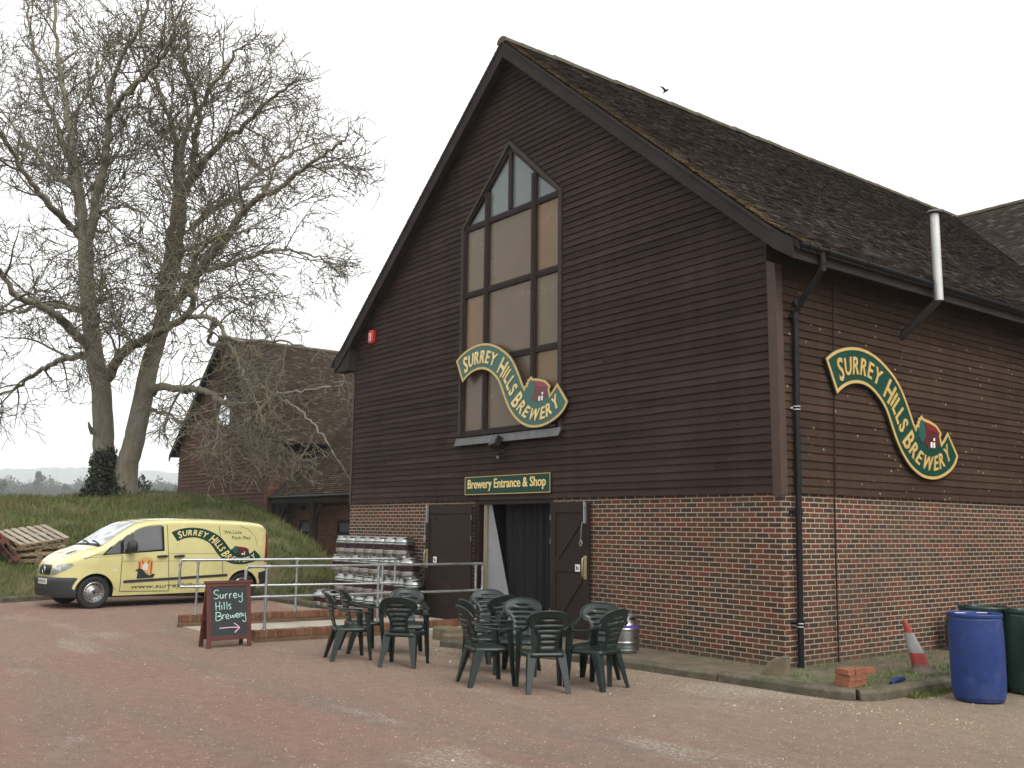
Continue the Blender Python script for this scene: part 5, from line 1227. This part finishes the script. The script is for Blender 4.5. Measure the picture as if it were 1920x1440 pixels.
bent([(.050, .465), (.043, .52), (.036, .57), (.028, .60), (.012, .625), (0, .63)]).build('red_tip', M['cone_red'], t)
b = bent([(.19, 0), (.185, .015), (.14, .035), (.112, .06), (.105, .105)], 16, .8); b.build('cone_foot', M['cone_base'], t)
b = MB(); b.box(-.20, -.16, -.03, .03, .42, .47); 
bs = thing('brick_stack', '', 'x') if False else None
lay = [(0, 0, 0, 0), (0, .11, 0, 2), (.0, .22, 0, -3), (.0, .02, 1, 3), (.01, .13, 1, -2), (-.01, .235, 1, 0), (0, .01, 2, -4), (.005, .125, 2, 5), (.06, .285, 2, 60)]
b0 = None
for i, (dx, dy, L_, a) in enumerate(lay):
    if b0 is None:
        b = MB(); b.box(-.1025, .1025, -.05, .05, 0, .062); b0 = b.build('brick', M['loose_brick'], bevel=.004); o = b0
    else: o = b0.copy(); C.objects.link(o)
    o.location = (1.27+dx, -.66+dy*1.06, .078+.0635*L_); o.rotation_euler = (0, 0, R(a-8))
    tag(o, f"loose red brick {['near', 'middle', 'far'][i % 3]} in the {['lowest', 'second', 'top'][L_]} layer of the small pile inside the kerb", 'brick', 'loose bricks piled inside the kerb corner')
b = MB(); pr = [(0, 0), (.34, 0), (.34, .26)]+[(.34-.34*math.sin(R(a)), .26*math.cos(R(a))) for a in range(10, 91, 10)]
pr = [(0, 0), (.33, 0), (.33, .25), (.27, .245), (.17, .215), (.08, .15), (.02, .06)]
b.prism(pr, lambda a, c, d: (a, d, c), 0, .13)
o = b.build('stone_block', M['sandstone'], bevel=.018); o.location = (.16, -.72, .06); o.rotation_euler = (0, 0, R(22)); tag(o, 'rounded quadrant of old stone leaning at the foot of the downpipe corner', 'stone')
b = MB(); b.tube([(1.50, -.12, .10), (1.49, .05, .12), (1.47, .22, .11)], [.02, .035, .02], 8); tag(b.build('plastic_scrap', M['blue']), 'small scrap of blue plastic lying in the grass between bricks and cone', 'litter')
# ================================================================== chalkboard
t = thing('a_board_sign', 'mahogany framed chalkboard sign with mint lettering and a pink arrow', 'chalkboard', (-6.33, -4.70, 0), 0)
fx = Vector((-6.244+6.461, -4.374+4.947, 0)).normalized(); ang = math.atan2(fx.y, fx.x); t.rotation_euler = (0, 0, R(91))      # local x runs along the face, -y faces the viewer
HB, WB = .955, .68
tl = R(9); fr_ = Matrix.Translation((0, 0, 0)) @ Matrix.Rotation(-tl, 4, 'X')
b = MB()
b.box(-WB/2, -WB/2+.062, -.016, .016, 0, HB-.03, M=fr_); b.box(WB/2-.062, WB/2, -.016, .016, 0, HB-.03, M=fr_); b.box(-WB/2+.063, WB/2-.063, -.015, .015, .105, .165, M=fr_); b.box(-WB/2+.063, WB/2-.063, -.015, .015, HB-.075, HB-.03, M=fr_)
b.box(-WB/2-.03, WB/2+.03, -.025, .03, HB-.029, HB+.012, M=fr_); b.build('front_frame', M['a_wood'], t, bevel=.004)
b = MB(); b.box(-WB/2+.055, WB/2-.055, -.008, .008, .16, HB-.07, M=fr_); bo = b.build('chalk_panel', M['board'], t)
bk = Matrix.Translation((0, .315, 0)) @ Matrix.Rotation(tl, 4, 'X'); b = MB()
b.box(-WB/2, -WB/2+.06, -.016, .016, 0, HB-.035, M=bk); b.box(WB/2-.06, WB/2, -.016, .016, 0, HB-.035, M=bk); b.box(-WB/2+.06, WB/2-.06, -.015, .015, .105, .165, M=bk); b.build('rear_frame', M['a_wood'], t, bevel=.004)
b = MB(); b.box(-WB/2+.055, WB/2-.055, -.008, .008, .16, HB-.06, M=bk); b.build('rear_panel', M['a_wood'], t)
b = MB(); b.tube([(-WB/2+.01, .07, .45), (-WB/2+.01, .16, .40), (-WB/2+.01, .25, .45)], .003, 5); b.build('stay_chain', M['dull'], t)
# handwriting as chalk strokes: board pixels of the close view (x 440-945 wide, y 520-1190 tall)
def bpix(x, y): return (-WB/2+.06+(x-440)/(945-440)*(WB-.12), HB-.075-(y-520)/(1190-520)*(HB-.075-.165))
ST = [[(548,578),(525,565),(500,572),(485,592),(492,615),(520,628),(545,645),(548,665),(530,680),(505,684),(482,672)],
 [(572,622),(570,660),(578,680),(595,678),(608,658),(610,624)],[(610,624),(612,680)],[(640,682),(638,626)],[(638,645),(652,625),(672,622)],[(702,684),(698,626)],[(699,645),(712,626),(732,620)],
 [(757,655),(790,645),(795,628),(780,616),(760,628),(755,652),(768,678),(790,680),(805,668)],[(822,622),(826,655),(842,668),(862,655)],[(880,610),(876,660),(880,710),(868,735),(846,738),(832,720)],
 [(508,732),(512,845)],[(562,722),(560,835)],[(508,790),(562,782)],[(590,772),(592,835)],[(590,740),(590,744)],[(622,730),(626,832)],[(660,728),(664,830)],[(718,768),(700,765),(688,780),(700,795),(718,810),(715,825),(690,830)],
 [(512,872),(508,975)],[(500,872),(545,868),(575,885),(568,910),(530,922)],[(530,922),(580,930),(582,955),(555,975),(510,982)],[(602,962),(600,905)],[(600,925),(615,905),(632,905)],[(645,940),(678,930),(682,912),(665,900),(648,915),(648,945),(668,962),(692,955)],
 [(705,908),(712,945),(728,945),(740,915),(748,945),(765,942),(775,905)],[(788,930),(815,920),(818,902),(800,892),(785,910),(788,938),(805,950),(825,940)],[(842,948),(838,895)],[(838,912),(855,892),(868,905),(870,940)],[(882,892),(888,925),(905,930)],[(918,888),(922,940),(928,985),(912,1010),(890,1005),(878,985)]]
def strokes(name, S, m, r_):
    b = MB()
    for s_ in S:
        P_ = [Vector(bpix(*q)) for q in s_]; D = []
        for i in range(len(P_)-1):
            p0, p1, p2, p3 = P_[max(i-1, 0)], P_[i], P_[i+1], P_[min(i+2, len(P_)-1)]
            for k in range(4):
                u = k/4; D.append(.5*((2*p1)+(p2-p0)*u+(2*p0-5*p1+4*p2-p3)*u*u+(3*p1-p0-3*p2+p3)*u**3))
        D.append(P_[-1])
        b.tube([fr_ @ Vector((q.x, -.009, q.y)) for q in D], r_, 5)
    b.build(name, m, bo)
strokes('chalk_lettering', ST, M['chalk'], .0052)
strokes('chalk_arrow', [[(555,1085),(690,1080),(830,1085)],[(758,1022),(800,1055),(835,1088)],[(835,1088),(795,1125),(768,1152)]], M['chalk_p'], .0085)
# ================================================================== pallets on the bank
def pallet(label, mt, ms, rz=0):
    t = thing('wooden_pallet', label, 'pallet', group='wooden pallets dumped on the bank')
    rnd = random.Random(len(label))
    for i in range(7):
        b = MB(); x = -.5+i*.166; b.box(x-.06+.0, x+.06, -.6, .6, .122, .144); 
        b = None
    b = MB()
    for i in range(7):
        y = -.55+i*1.1/6; b.box(-.5, .5, y-.058+rnd.uniform(-.006, .006), y+.058, .122, .144)
    b.build('top_slats', mt, t, bevel=.003)
    b = MB()
    for x in (-.45, 0, .45): b.box(x-.05, x+.05, -.6, .6, .099, .121)
    b.build('cross_boards', ms, t)
    for x in (-.45, 0, .45):
        for y in (-.53, 0, .53): b = MB(); b.box(x-.05, x+.05, y-.07, y+.07, .022, .098); b.build('block', ms, t)
    b = MB()
    for x in (-.45, 0, .45): b.box(x-.05, x+.05, -.6, .6, 0, .021)
    b.build('base_boards', ms, t)
    return t
base = Vector((-19.35, -4.75, float(mh(np.array([-19.35]), np.array([-4.75]))[0])))
tilt = Matrix.Rotation(R(19), 4, 'Y')
for i, lb in enumerate(('weathered pallet at the bottom of the pile on the grassy bank', 'pallet in the middle of the pile on the grassy bank', 'pallet next to the top of the pile on the bank', 'pale slatted pallet lying on top of the pile on the bank')):
    p_ = pallet(lb, M['pallet_top'] if i == 3 else M['pallet'], M['pallet'])
    p_.matrix_world = Matrix.Translation(base+Vector((.04*math.sin(i*2.2), .05*math.sin(i*3.1), -.02+.152*i))) @ Matrix.Rotation(R(3*math.sin(i*1.7)), 4, 'Z') @ tilt @ Matrix.Rotation(R(24 if i == 3 else 8), 4, 'Z') @ Matrix.Scale(1.1, 4)
p_ = pallet('reddish wooden pallet leaning on its edge at the left of the pile', M['pallet_red'], M['pallet_red'])
p_.matrix_world = Matrix.Translation((-18.95, -5.60, 1.36)) @ Matrix.Rotation(R(8), 4, 'Z') @ Matrix.Rotation(R(-50), 4, 'X') @ Matrix.Rotation(R(14), 4, 'Y')
p_ = pallet('second reddish pallet leaning behind the first at the left of the pile', M['pallet_red'], M['pallet_red'])
p_.matrix_world = Matrix.Translation((-19.15, -5.80, 1.48)) @ Matrix.Rotation(R(8), 4, 'Z') @ Matrix.Rotation(R(-52), 4, 'X') @ Matrix.Rotation(R(14), 4, 'Y')
t = thing('plastic_crate', 'bright red plastic crate tipped on the reddish leaning pallets', 'crate', (-18.6, -5.95, 1.45))
b = MB()
b.box(-.2, .2, -.3, .3, 0, .02); 
for x0, x1, y0, y1 in ((-.2, -.18, -.3, .3), (.18, .2, -.3, .3), (-.179, .179, -.3, -.28), (-.179, .179, .28, .3)):
    b.box(x0, x1, y0, y1, .02, .10); b.box(x0, x1, y0, y1, .20, .28)
    for k in range(5): 
        q = k/4; cx = x0+(x1-x0)*q if x1-x0 > .1 else (x0+x1)/2; cy = y0+(y1-y0)*q if y1-y0 > .1 else (y0+y1)/2; b.box(max(cx-.02, x0), min(cx+.02, x1), max(cy-.02, y0), min(cy+.02, y1), .10, .20)
b.build('crate_body', M['crate_red'], t); t.rotation_euler = (R(-45), R(10), R(10))
# ================================================================== big bare tree
def at_d(u, v, d): return CP+(fw+cr*((u-960)/FPX)-cu*((v-720)/FPX))*d
def topx(p):
    q = p-CP; z = q.dot(fw); return 960+FPX*q.dot(cr)/z, 720-FPX*q.dot(cu)/z
def bark_mat(name, a, b_, moss, amt):
    m, t, b = newmat(name, .85, 0, .2); oc = t.N('ShaderNodeTexCoord').outputs['Object']
    mp = t.N('ShaderNodeMapping'); mp.inputs['Scale'].default_value = (1, 1, .3); t.L(oc, mp.inputs['Vector'])
    n1 = t.noise(mp.outputs[0], 7, 6, .7); c = t.ramp(n1, (.3, a), (.7, b_))
    c = t.mix(t.ramp(t.noise(oc, .8, 5, .7), (.5-amt*.2, (0, 0, 0)), (.72-amt*.1, (amt, amt, amt))), c, moss)
    t.L(c, b.inputs['Base Color']); t.L(t.bump(n1, .8, .03), b.inputs['Normal']); return m
M['bark'] = bark_mat('grey green bark', (.125, .112, .090), (.265, .245, .205), (.165, .145, .055), .5)
M['twig'] = bark_mat('twig bark', (.095, .083, .069), (.180, .160, .132), (.165, .140, .050), .55)
M['bark_far'] = mat('far bark', (.055, .045, .035), .9, var=.3)
M['leaf_dk'] = mat('dark evergreen leaves', (.020, .030, .015), .6, var=.4, scale=1, island=.5)
M['ivy'] = mat('dark ivy leaves', (.022, .028, .012), .5, var=.4, scale=3, island=.5)
class TubeSet:
    def __init__(s): s.V = []; s.F = []; s.n = 0
    def add(s, pts, rad, k):
        P = np.array([tuple(q) for q in pts]); m = len(P); T = np.gradient(P, axis=0); T /= np.maximum(np.linalg.norm(T, axis=1, keepdims=True), 1e-9)
        ref = np.array((.31, .23, .92)) if abs(T[0] @ np.array((.31, .23, .92))) < .9 else np.array((1., 0, 0))
        A = np.cross(T, ref); A /= np.maximum(np.linalg.norm(A, axis=1, keepdims=True), 1e-9); B = np.cross(T, A)
        t = np.arange(k)*2*np.pi/k; r = np.asarray(rad)[:, None, None]
        V = P[:, None]+r*(A[:, None]*np.cos(t)[None, :, None]+B[:, None]*np.sin(t)[None, :, None])
        i = np.arange(m-1)[:, None]*k; j = np.arange(k)[None]; j2 = (j+1) % k
        s.F.append(np.stack([i+j, i+j2, i+k+j2, i+k+j], -1).reshape(-1, 4)+s.n); s.V.append(V.reshape(-1, 3)); s.n += m*k
    def build(s, name, m, parent): return fast_mesh(name, np.concatenate(s.V), np.concatenate(s.F), m, parent, True)
def inpoly(x, y, P):
    c = False; n = len(P)
    for i in range(n):
        (x1, y1), (x2, y2) = P[i-1], P[i]
        if (y1 > y) != (y2 > y) and x < (x2-x1)*(y-y1)/(y2-y1)+x1: c = not c
    return c
ENV = [(-420,-420),(330,-420),(335,-60),(350,20),(362,66),(430,52),(505,78),(565,165),(625,205),(665,255),(700,315),(692,350),(668,410),(652,520),(640,560),(610,620),(662,690),(662,780),(645,855),(560,880),(440,905),(330,800),(250,740),(150,745),(100,850),(-420,880)]
def smooth(P, n=5):
    P = [Vector(q) for q in P]; out = []
    for i in range(len(P)-1):
        p0, p1, p2, p3 = P[max(i-1, 0)], P[i], P[i+1], P[min(i+2, len(P)-1)]
        for k in range(n):
            u = k/n; out.append(.5*((2*p1)+(p2-p0)*u+(2*p0-5*p1+4*p2-p3)*u*u+(3*p1-p0-3*p2+p3)*u**3))
    return out+[P[-1]]
LEN = ((.5, .8), (.55, .95), (.5, .85)); SEG = (.26, .21, .17, .15)
def grow(T, p, d, L, r, lv, rnd, up_, env, wig=.30, sub=(1.9, 2.2, 1.7), rmin=.0135, seg=None):
    if r < rmin: r = rmin
    sg = SEG[lv] if seg is None else seg
    n = max(4, int(L/sg)); st = L/n; pts = [p]; rad = [r]; q = p; ds = []
    ax = d.orthogonal().normalized(); ax.rotate(Matrix.Rotation(rnd.uniform(0, 6.283), 3, d)); s_ = 1; nxt = rnd.randint(1, 3)
    for i in range(n):
        if i >= nxt:
            s_ = -s_; nxt = i+rnd.randint(2, 4)
            if rnd.random() < .55: ax = d.orthogonal().normalized(); ax.rotate(Matrix.Rotation(rnd.uniform(0, 6.283), 3, d))
        d = d.copy(); d.rotate(Matrix.Rotation(s_*rnd.uniform(.4, 1.4)*wig*(.55, .85, 1., 1.)[lv], 3, ax)); d = (d+Vector((0, 0, up_*(1, 1, .7, .5)[lv]*.10))).normalized()
        q = q+d*st
        if env and i % 2 == 0 and i > 2 and not inpoly(*topx(q), env): break
        pts.append(q); rad.append(max(rmin*.85, r*(1-.70*(i+1)/n))); ds.append(d)
    if len(pts) < 4: return
    T.add(pts, rad, (6, 5, 4, 3)[lv])
    if lv >= 3: return
    m = max(1, int(sub[lv]*(L if lv == 0 else L*1.25)*rnd.uniform(.8, 1.25)+.5))
    for k in range(m):
        f = .18+.80*(k+rnd.random())/m; i = min(int(f*(len(pts)-1)), len(ds)-1)
        a2 = ds[i].orthogonal().normalized(); a2.rotate(Matrix.Rotation(rnd.uniform(0, 6.283), 3, ds[i])); nd = ds[i].copy(); nd.rotate(Matrix.Rotation(rnd.uniform(.5, 1.15), 3, a2))
        grow(T, pts[i], nd, max(sg*3, L*rnd.uniform(*LEN[lv])*(1.1-.5*f)), rad[i]*rnd.uniform(.5, .72), lv+1, rnd, up_, env, wig, sub, rmin, seg)
# limbs traced in photograph units (x, y, extra depth); radius start/end in metres; spawn = side branches per metre; sag
D0 = 36.0
LIMBS = [
 ([(198,935,0),(195,880,0),(194,833,0),(190,733,0),(177,667,.1),(168,587,.2),(161,500,.3),(158,450,.35)], .43, .22, .6, .6, True),
 ([(160,480,.3),(155,413,.4),(147,347,.6),(137,287,.8),(127,220,1),(117,153,1.2),(107,87,1.4),(100,0,1.6),(95,-90,1.8)], .20, .04, 1.35, 1, False),
 ([(164,500,.2),(171,427,-.3),(180,373,-.5),(190,333,-.8),(200,280,-1),(205,220,-1.2),(207,167,-1.5),(223,120,-1.8),(243,80,-2),(267,40,-2.3),(282,-20,-2.6)], .18, .04, 1.35, 1, False),
 ([(155,425,.3),(143,373,.9),(133,320,1.4),(113,253,2),(93,200,2.5),(73,133,3),(60,67,3.4),(47,0,3.8),(30,-80,4)], .13, .035, 1.35, 1, False),
 ([(205,220,-1.2),(225,190,-2.2),(262,150,-3),(300,110,-3.6),(325,60,-4.2),(340,10,-4.6)], .11, .03, 1.8, .6, False),
 ([(228,932,0),(236,880,0),(250,833,0),(267,753,0),(280,687,.1),(297,633,.2),(306,590,.25),(317,550,.3)], .42, .235, .4, .4, True),
 ([(304,600,.25),(313,567,.3),(327,507,.4),(337,453,.5),(341,400,.6),(347,360,.7)], .235, .15, 1.2, .6, False),
 ([(347,360,.7),(331,333,1),(330,267,1.4),(313,207,1.8),(293,153,2.2),(273,107,2.5),(262,60,2.8)], .17, .035, 1.35, 1, False),
 ([(347,360,.7),(360,327,.3),(367,267,0),(373,220,-.3),(362,170,-.6),(345,120,-1),(352,75,-1.3)], .17, .035, 1.35, 1, False),
 ([(350,350,.7),(377,313,-.6),(413,267,-1.4),(453,240,-2),(493,200,-2.6),(535,165,-3.2),(560,150,-3.5)], .15, .03, 1.5, .7, False),
 ([(300,570,.3),(313,493,-.5),(320,433,-1),(333,360,-1.4),(338,300,-1.9),(350,240,-2.4),(385,180,-2.8),(430,120,-3.2),(455,85,-3.4)], .20, .035, 1.35, 1, False),
 ([(325,570,.3),(360,527,-.8),(400,473,-1.7),(433,433,-2.3),(460,393,-2.9),(493,367,-3.4),(533,347,-4),(580,307,-4.7),(618,285,-5.3),(645,265,-5.6)], .19, .03, 2.0, .3, False),
 ([(355,430,.5),(390,400,1.5),(435,370,2.4),(480,330,3.2),(530,300,3.9),(575,275,4.5),(610,265,4.8)], .13, .03, 2.0, .2, False),
 ([(330,520,.4),(375,510,1.6),(420,500,2.6),(475,480,3.5),(530,470,4.3),(590,480,5),(640,500,5.4)], .13, .03, 2.0, -.35, False),
 ([(190,718,0),(207,700,0),(230,660,-.9),(267,637,-1.6),(307,617,-2.2),(347,593,-2.7),(363,560,-3.1),(355,520,-3.5),(372,470,-4),(420,440,-4.6),(470,430,-5.2)], .21, .04, 1.7, .1, False),
 ([(350,592,-2.7),(400,600,-3.2),(427,633,-3.6),(470,640,-4.2),(530,640,-4.9),(590,655,-5.5)], .09, .025, 1.6, -.5, False),
 ([(283,740,.1),(300,723,-.7),(340,730,-1.4),(373,730,-1.9),(400,740,-2.4),(427,757,-2.8),(467,757,-3.3),(507,750,-3.8),(533,737,-4.2),(580,733,-4.8),(625,722,-5.2)], .155, .035, 1.0, -.35, False),
 ([(507,750,-3.8),(545,758,-4.2),(580,787,-4.6),(607,820,-5),(622,850,-5.2)], .06, .02, 1.0, -.5, False),
 ([(400,601,-3.2),(394,625,-3.1),(393,645,-3),(427,645,-3.4),(447,680,-3.7),(467,727,-4),(477,747,-4.2),(500,790,-4.5)], .085, .025, 0.9, -.4, False),
 ([(283,770,.1),(315,775,-.8),(345,795,-1.4),(385,805,-2),(430,815,-2.6)], .06, .02, 1.0, -.5, False),
 ([(167,650,0),(133,620,-1),(100,587,-1.9),(60,567,-2.7),(27,553,-3.4),(0,507,-4),(-50,470,-5)], .20, .05, 1.8, .2, False),
 ([(160,667,0),(120,673,.9),(80,693,1.8),(40,720,2.6),(0,740,3.4),(-40,765,4)], .13, .03, 1.6, -.5, False),
 ([(165,592,.2),(147,580,.2),(107,573,1.2),(67,570,2.1),(40,587,2.7),(0,580,3.4),(-60,590,4.4)], .13, .035, 1.9, -.2, False),
 ([(158,452,.3),(148,441,.35),(137,430,.4),(100,393,-.9),(67,353,-1.8),(40,313,-2.5),(13,267,-3.2),(-15,233,-3.8),(-60,180,-4.5)], .17, .035, 1.9, .5, False),
 ([(150,360,.6),(110,330,1.8),(65,290,2.9),(20,230,4),(-30,160,5)], .13, .03, 1.9, .6, False),
 ([(175,408,-.4),(192,400,-.2),(225,385,-1.4),(262,395,-2.2),(290,420,-3),(300,455,-3.4)], .08, .025, 1.8, -.2, False),
 ([(168,566,.1),(185,560,.1),(215,540,-1.2),(232,565,-2),(225,610,-2.5),(240,660,-3)], .06, .02, 1.8, -.4, False),
]
rnd = random.Random(17); bt = thing('bare_tree', 'large bare winter tree with two trunks from one base on top of the mound', 'tree')
TR, TW = TubeSet(), TubeSet()
for P, r0, r1, spawn, up_, flare in LIMBS:
    W_ = smooth([at_d(u, v, D0+dd) for u, v, dd in P], 6); n = len(W_)
    W_ = [q+Vector((rnd.gauss(0, 1), rnd.gauss(0, 1), rnd.gauss(0, 1)))*(.008 if flare else .035) for i, q in enumerate(W_)]
    if flare:
        rad = []
        for i in range(n): f = i/(n-1); rad.append(r1+(r0-r1)*(1-f)**.8+r0*.6*max(0, 1-f*4.5)**2)
    else: rad = [r1+(r0-r1)*(1-i/(n-1))**1.1 for i in range(n)]
    TR.add(W_, rad, 14 if flare else 9)
    Ls = sum((b-a).length for a, b in zip(W_, W_[1:])); m = int(Ls*spawn*.70)
    for k in range(m):
        f = (.55 if flare else .10)+(.45 if flare else .87)*((k+rnd.random())/m)
        i = min(int(f*(n-1)), n-2); d_ = (W_[i+1]-W_[i]).normalized(); ax = d_.orthogonal().normalized(); ax.rotate(Matrix.Rotation(rnd.uniform(0, 6.283), 3, d_)); nd = d_.copy(); nd.rotate(Matrix.Rotation(rnd.uniform(.55, 1.2), 3, ax))
        grow(TW, W_[i], nd, rnd.uniform(1.6, 3.9)*(1.15-.4*f), min(rad[i]*.55, rnd.uniform(.028, .055)), 0, rnd, up_, ENV)
    grow(TW, W_[-1], (W_[-1]-W_[-3]).normalized(), 1.1, r1*.8, 1, rnd, up_, ENV)
TR.add([at_d(174, 812, 35.6), at_d(168, 800, 35.4), at_d(166, 792, 35.3)], [.10, .06, .03], 7)
TR.build('trunk', M['bark'], bt); TW.build('crown', M['twig'], bt)
def leafcloud(centres, n, size, seed, flat=.0):
    rg = np.random.default_rng(seed); Cn = np.array([tuple(c[0]) for c in centres]); Rr = np.array([c[1] for c in centres], float)
    if Rr.ndim == 1: Rr = np.repeat(Rr[:, None], 3, 1)
    wv = Rr.prod(1)**(2/3); k = rg.choice(len(Cn), n, p=wv/wv.sum()); v = rg.normal(size=(n, 3)); v /= np.linalg.norm(v, axis=1, keepdims=True)
    P = Cn[k]+v*Rr[k]*rg.uniform(.55, 1.08, (n, 1)); a = rg.normal(size=(n, 3)); a /= np.linalg.norm(a, axis=1, keepdims=True); b = np.cross(a, rg.normal(size=(n, 3))); b /= np.linalg.norm(b, axis=1, keepdims=True)
    s_ = size*rg.uniform(.5, 1.4, (n, 1)); V = np.stack([P-a*s_, P+b*s_*.6, P+a*s_, P-b*s_*.6], 1).reshape(-1, 3); F = np.arange(4*n).reshape(-1, 4); return V, F
iv = []
rg_ = random.Random(3)
for u, v, rr in ((190,936,.80),(206,930,.85),(196,915,.66),(195,897,.58),(196,880,.54),(208,908,.62),(218,926,.62),(204,888,.50),(193,864,.46),(199,852,.38),(180,942,.55),(176,930,.45)): iv.append((at_d(u, v, 35.85), rr))
V, F = leafcloud(iv, 16000, .06, 4); fast_mesh('ivy', V, F, M['ivy'], bt)
V, F = leafcloud([(at_d(166, 945, 35.7), .35), (at_d(232, 940, 35.8), .35)], 900, .05, 5); fast_mesh('ivy', V, F, M['ivy'], bt)
# ================================================================== far trees, hills, haze
def groundpt(u, d):
    q = at_d(u, 900, d); return Vector((q.x, q.y, -.06))
def far_bare(u, v, d, label, seed, spread=.5, name='distant_tree'):
    p = groundpt(u, d); top = at_d(u, v, d).z; H = top-p.z; r_ = random.Random(seed)
    t = thing(name, label, 'tree', p, group='hazy trees beyond the mound'); T = TubeSet(); k = H/20; tr_ = TubeSet()
    tr_.add([Vector((0, 0, 0)), Vector((.1*k, 0, H*.3)), Vector((.3*k, .1, H*.55))], [.45*k, .32*k, .2*k], 7); tr_.build('trunk', M['bark_far'], t)
    for i in range(16):
        f = r_.uniform(.12, .55); a = r_.uniform(0, 6.28)
        grow(T, Vector((0, 0, H*f)), Vector((math.cos(a)*spread, math.sin(a)*spread, .75)).normalized(), H*r_.uniform(.28, .42)*(1.25-f), .16*k, 1, r_, .8, None, .3, (.9/k, 1.2/k, 1.2/k), .05*k, .9*k)
    T.build('crown', M['bark_far'], t); return t
def far_green(u, v, d, wpx, label, seed, name='distant_tree', lumps=None):
    p = groundpt(u, d); H = at_d(u, v, d).z-p.z; W_ = wpx*d/FPX/2; r_ = random.Random(seed)
    t = thing(name, label, 'tree' if name != 'bush' else 'bush', p, group='hazy trees beyond the mound' if name != 'bush' else None)
    T = TubeSet(); T.add([Vector((0, 0, 0)), Vector((0, 0, H*.5)), Vector((.1, 0, H*.85))], [W_*.12, W_*.08, W_*.03], 6); T.build('trunk', M['bark_far'], t)
    cs = []
    for i in range(lumps or 16):
        f = r_.random(); z = H*(.25+.72*f); rr = W_*(1-.5*f)*r_.uniform(.30, .5); a = r_.uniform(0, 6.28); o_ = W_*(1-.5*f*f)*r_.uniform(.1, .85); cs.append((Vector((o_*math.cos(a), o_*math.sin(a), min(z, H-rr*.9))), (rr, rr, rr*1.15)))
    if name == 'bush': cs = [(Vector((r_.uniform(-1, 1)*W_, r_.uniform(-1, 1)*W_, 0)), r_.uniform(.25, .42)*W_) for _ in range(34)]; cs = [(c+Vector((0, 0, H*(1-.62*min(1, (c.length/W_))**1.6*r_.uniform(.6, 1))-r)), (r, r, r)) for c, r in cs]
    cs.append((Vector((0, 0, H*.9)), (W_*.22, W_*.22, H*.10)))
    V, F = leafcloud(cs, 4200, max(.10, W_*.075), seed); fast_mesh('crown', V, F, M['leaf_dk'], t); return t
far_green(70, 884, 560, 40, 'tall ivy clad tree, the highest of the hazy trees left of the trunks', 31)
far_green(4, 903, 450, 75, 'broad dark hazy tree at the left edge beyond the mound', 32)
far_green(124, 906, 520, 38, 'rounded evergreen in the hazy row left of the trunks', 33)
far_bare(56, 890, 560, 'bare hazy tree just left of the tall ivy clad one', 34)
far_bare(96, 890, 560, 'bare hazy tree just right of the tall ivy clad one', 35)
far_bare(114, 896, 540, 'bare hazy tree behind the rounded evergreen', 36)
far_bare(136, 898, 560, 'small bare hazy tree right of the rounded evergreen', 37)
far_green(156, 912, 700, 50, 'pale low hazy tree closest to the ivy covered trunk', 38)
far_green(266, 889, 78, 56, 'dark evergreen bush just right of the ivy covered trunk', 39, 'bush', 22)
far_green(244, 898, 80, 34, 'smaller dark bush touching the right hand trunk', 40, 'bush', 14)
far_bare(298, 886, 700, 'pale bare tree between the dark bush and the gabled building', 41)
far_bare(319, 883, 760, 'palest bare tree, nearest the gabled building corner', 42)
far_green(330, 908, 420, 40, 'dim low tree against the corner of the gabled building', 43)
for i, (u, d) in enumerate(((30, 760), (180, 760), (305, 820))): far_green(u, 910, d, 90, ['faint low tree between the left edge and the tall ivy clad tree', 'faint low tree hidden behind the trunk base', 'faint low tree behind the pale bare pair'][i], 50+i)
cs = []; r_ = random.Random(77)
for i in range(260):
    u = r_.uniform(-30, 350); d = r_.uniform(600, 800); g_ = groundpt(u, d); hh = (978-r_.uniform(897, 916)+6*math.sin(u*.09))*d/FPX+1.8; cs.append((Vector((g_.x, g_.y, hh*.55)), (r_.uniform(3, 6), r_.uniform(3, 6), hh*.45)))
V, F = leafcloud(cs, 60000, .85, 9); tag(fast_mesh('woodland', V, F, M['leaf_dk']), 'hazy belt of low trees beyond the mound', 'wood', kind='stuff')
rg_ = np.random.default_rng(2); A = np.radians(np.linspace(-125, 15, 420)); k = np.arange(420)
prof = 160+14*np.sin(A*9+1)+6*np.sin(A*23)+3*np.sin(A*61+2)+rg_.normal(0, 2.6, 420)
rows = []
for dd, hh in ((2500, -.5), (2800, .28), (3100, .62), (3350, .93), (3500, 1.0), (3800, .8), (4200, -.01)):
    rows.append(np.c_[CP.x+np.sin(A)*dd, CP.y+np.cos(A)*dd, np.where(hh > .9, prof*hh, prof*hh) if hh > 0 else np.full(420, -1.0)])
V = np.concatenate(rows); nR = len(rows); ii = np.arange(nR*420).reshape(nR, 420); F = np.stack([ii[:-1, :-1], ii[:-1, 1:], ii[1:, 1:], ii[1:, :-1]], -1).reshape(-1, 4)
M['hill'] = mat('wooded hill', (.045, .050, .032), .95, var=.5, scale=.02)
tag(fast_mesh('hills', V, F, M['hill'], smooth=False), 'pale wooded hills on the horizon', kind='structure')
hz = MB(); hz.box(-5100, 5100, -5100, 5100, -2.5, 215)
vm = bpy.data.materials.new('haze air'); vm.use_nodes = True; vm.node_tree.nodes.clear(); vo_ = vm.node_tree.nodes.new('ShaderNodeVolumePrincipled'); vo_.inputs['Density'].default_value = .0004; vo_.inputs['Color'].default_value = (.93, .97, 1, 1); vo_.inputs['Anisotropy'].default_value = .1
oo = vm.node_tree.nodes.new('ShaderNodeOutputMaterial'); vm.node_tree.links.new(vo_.outputs[0], oo.inputs['Volume'])
tag(hz.build('haze', vm), 'thin winter haze over the fields', kind='stuff')
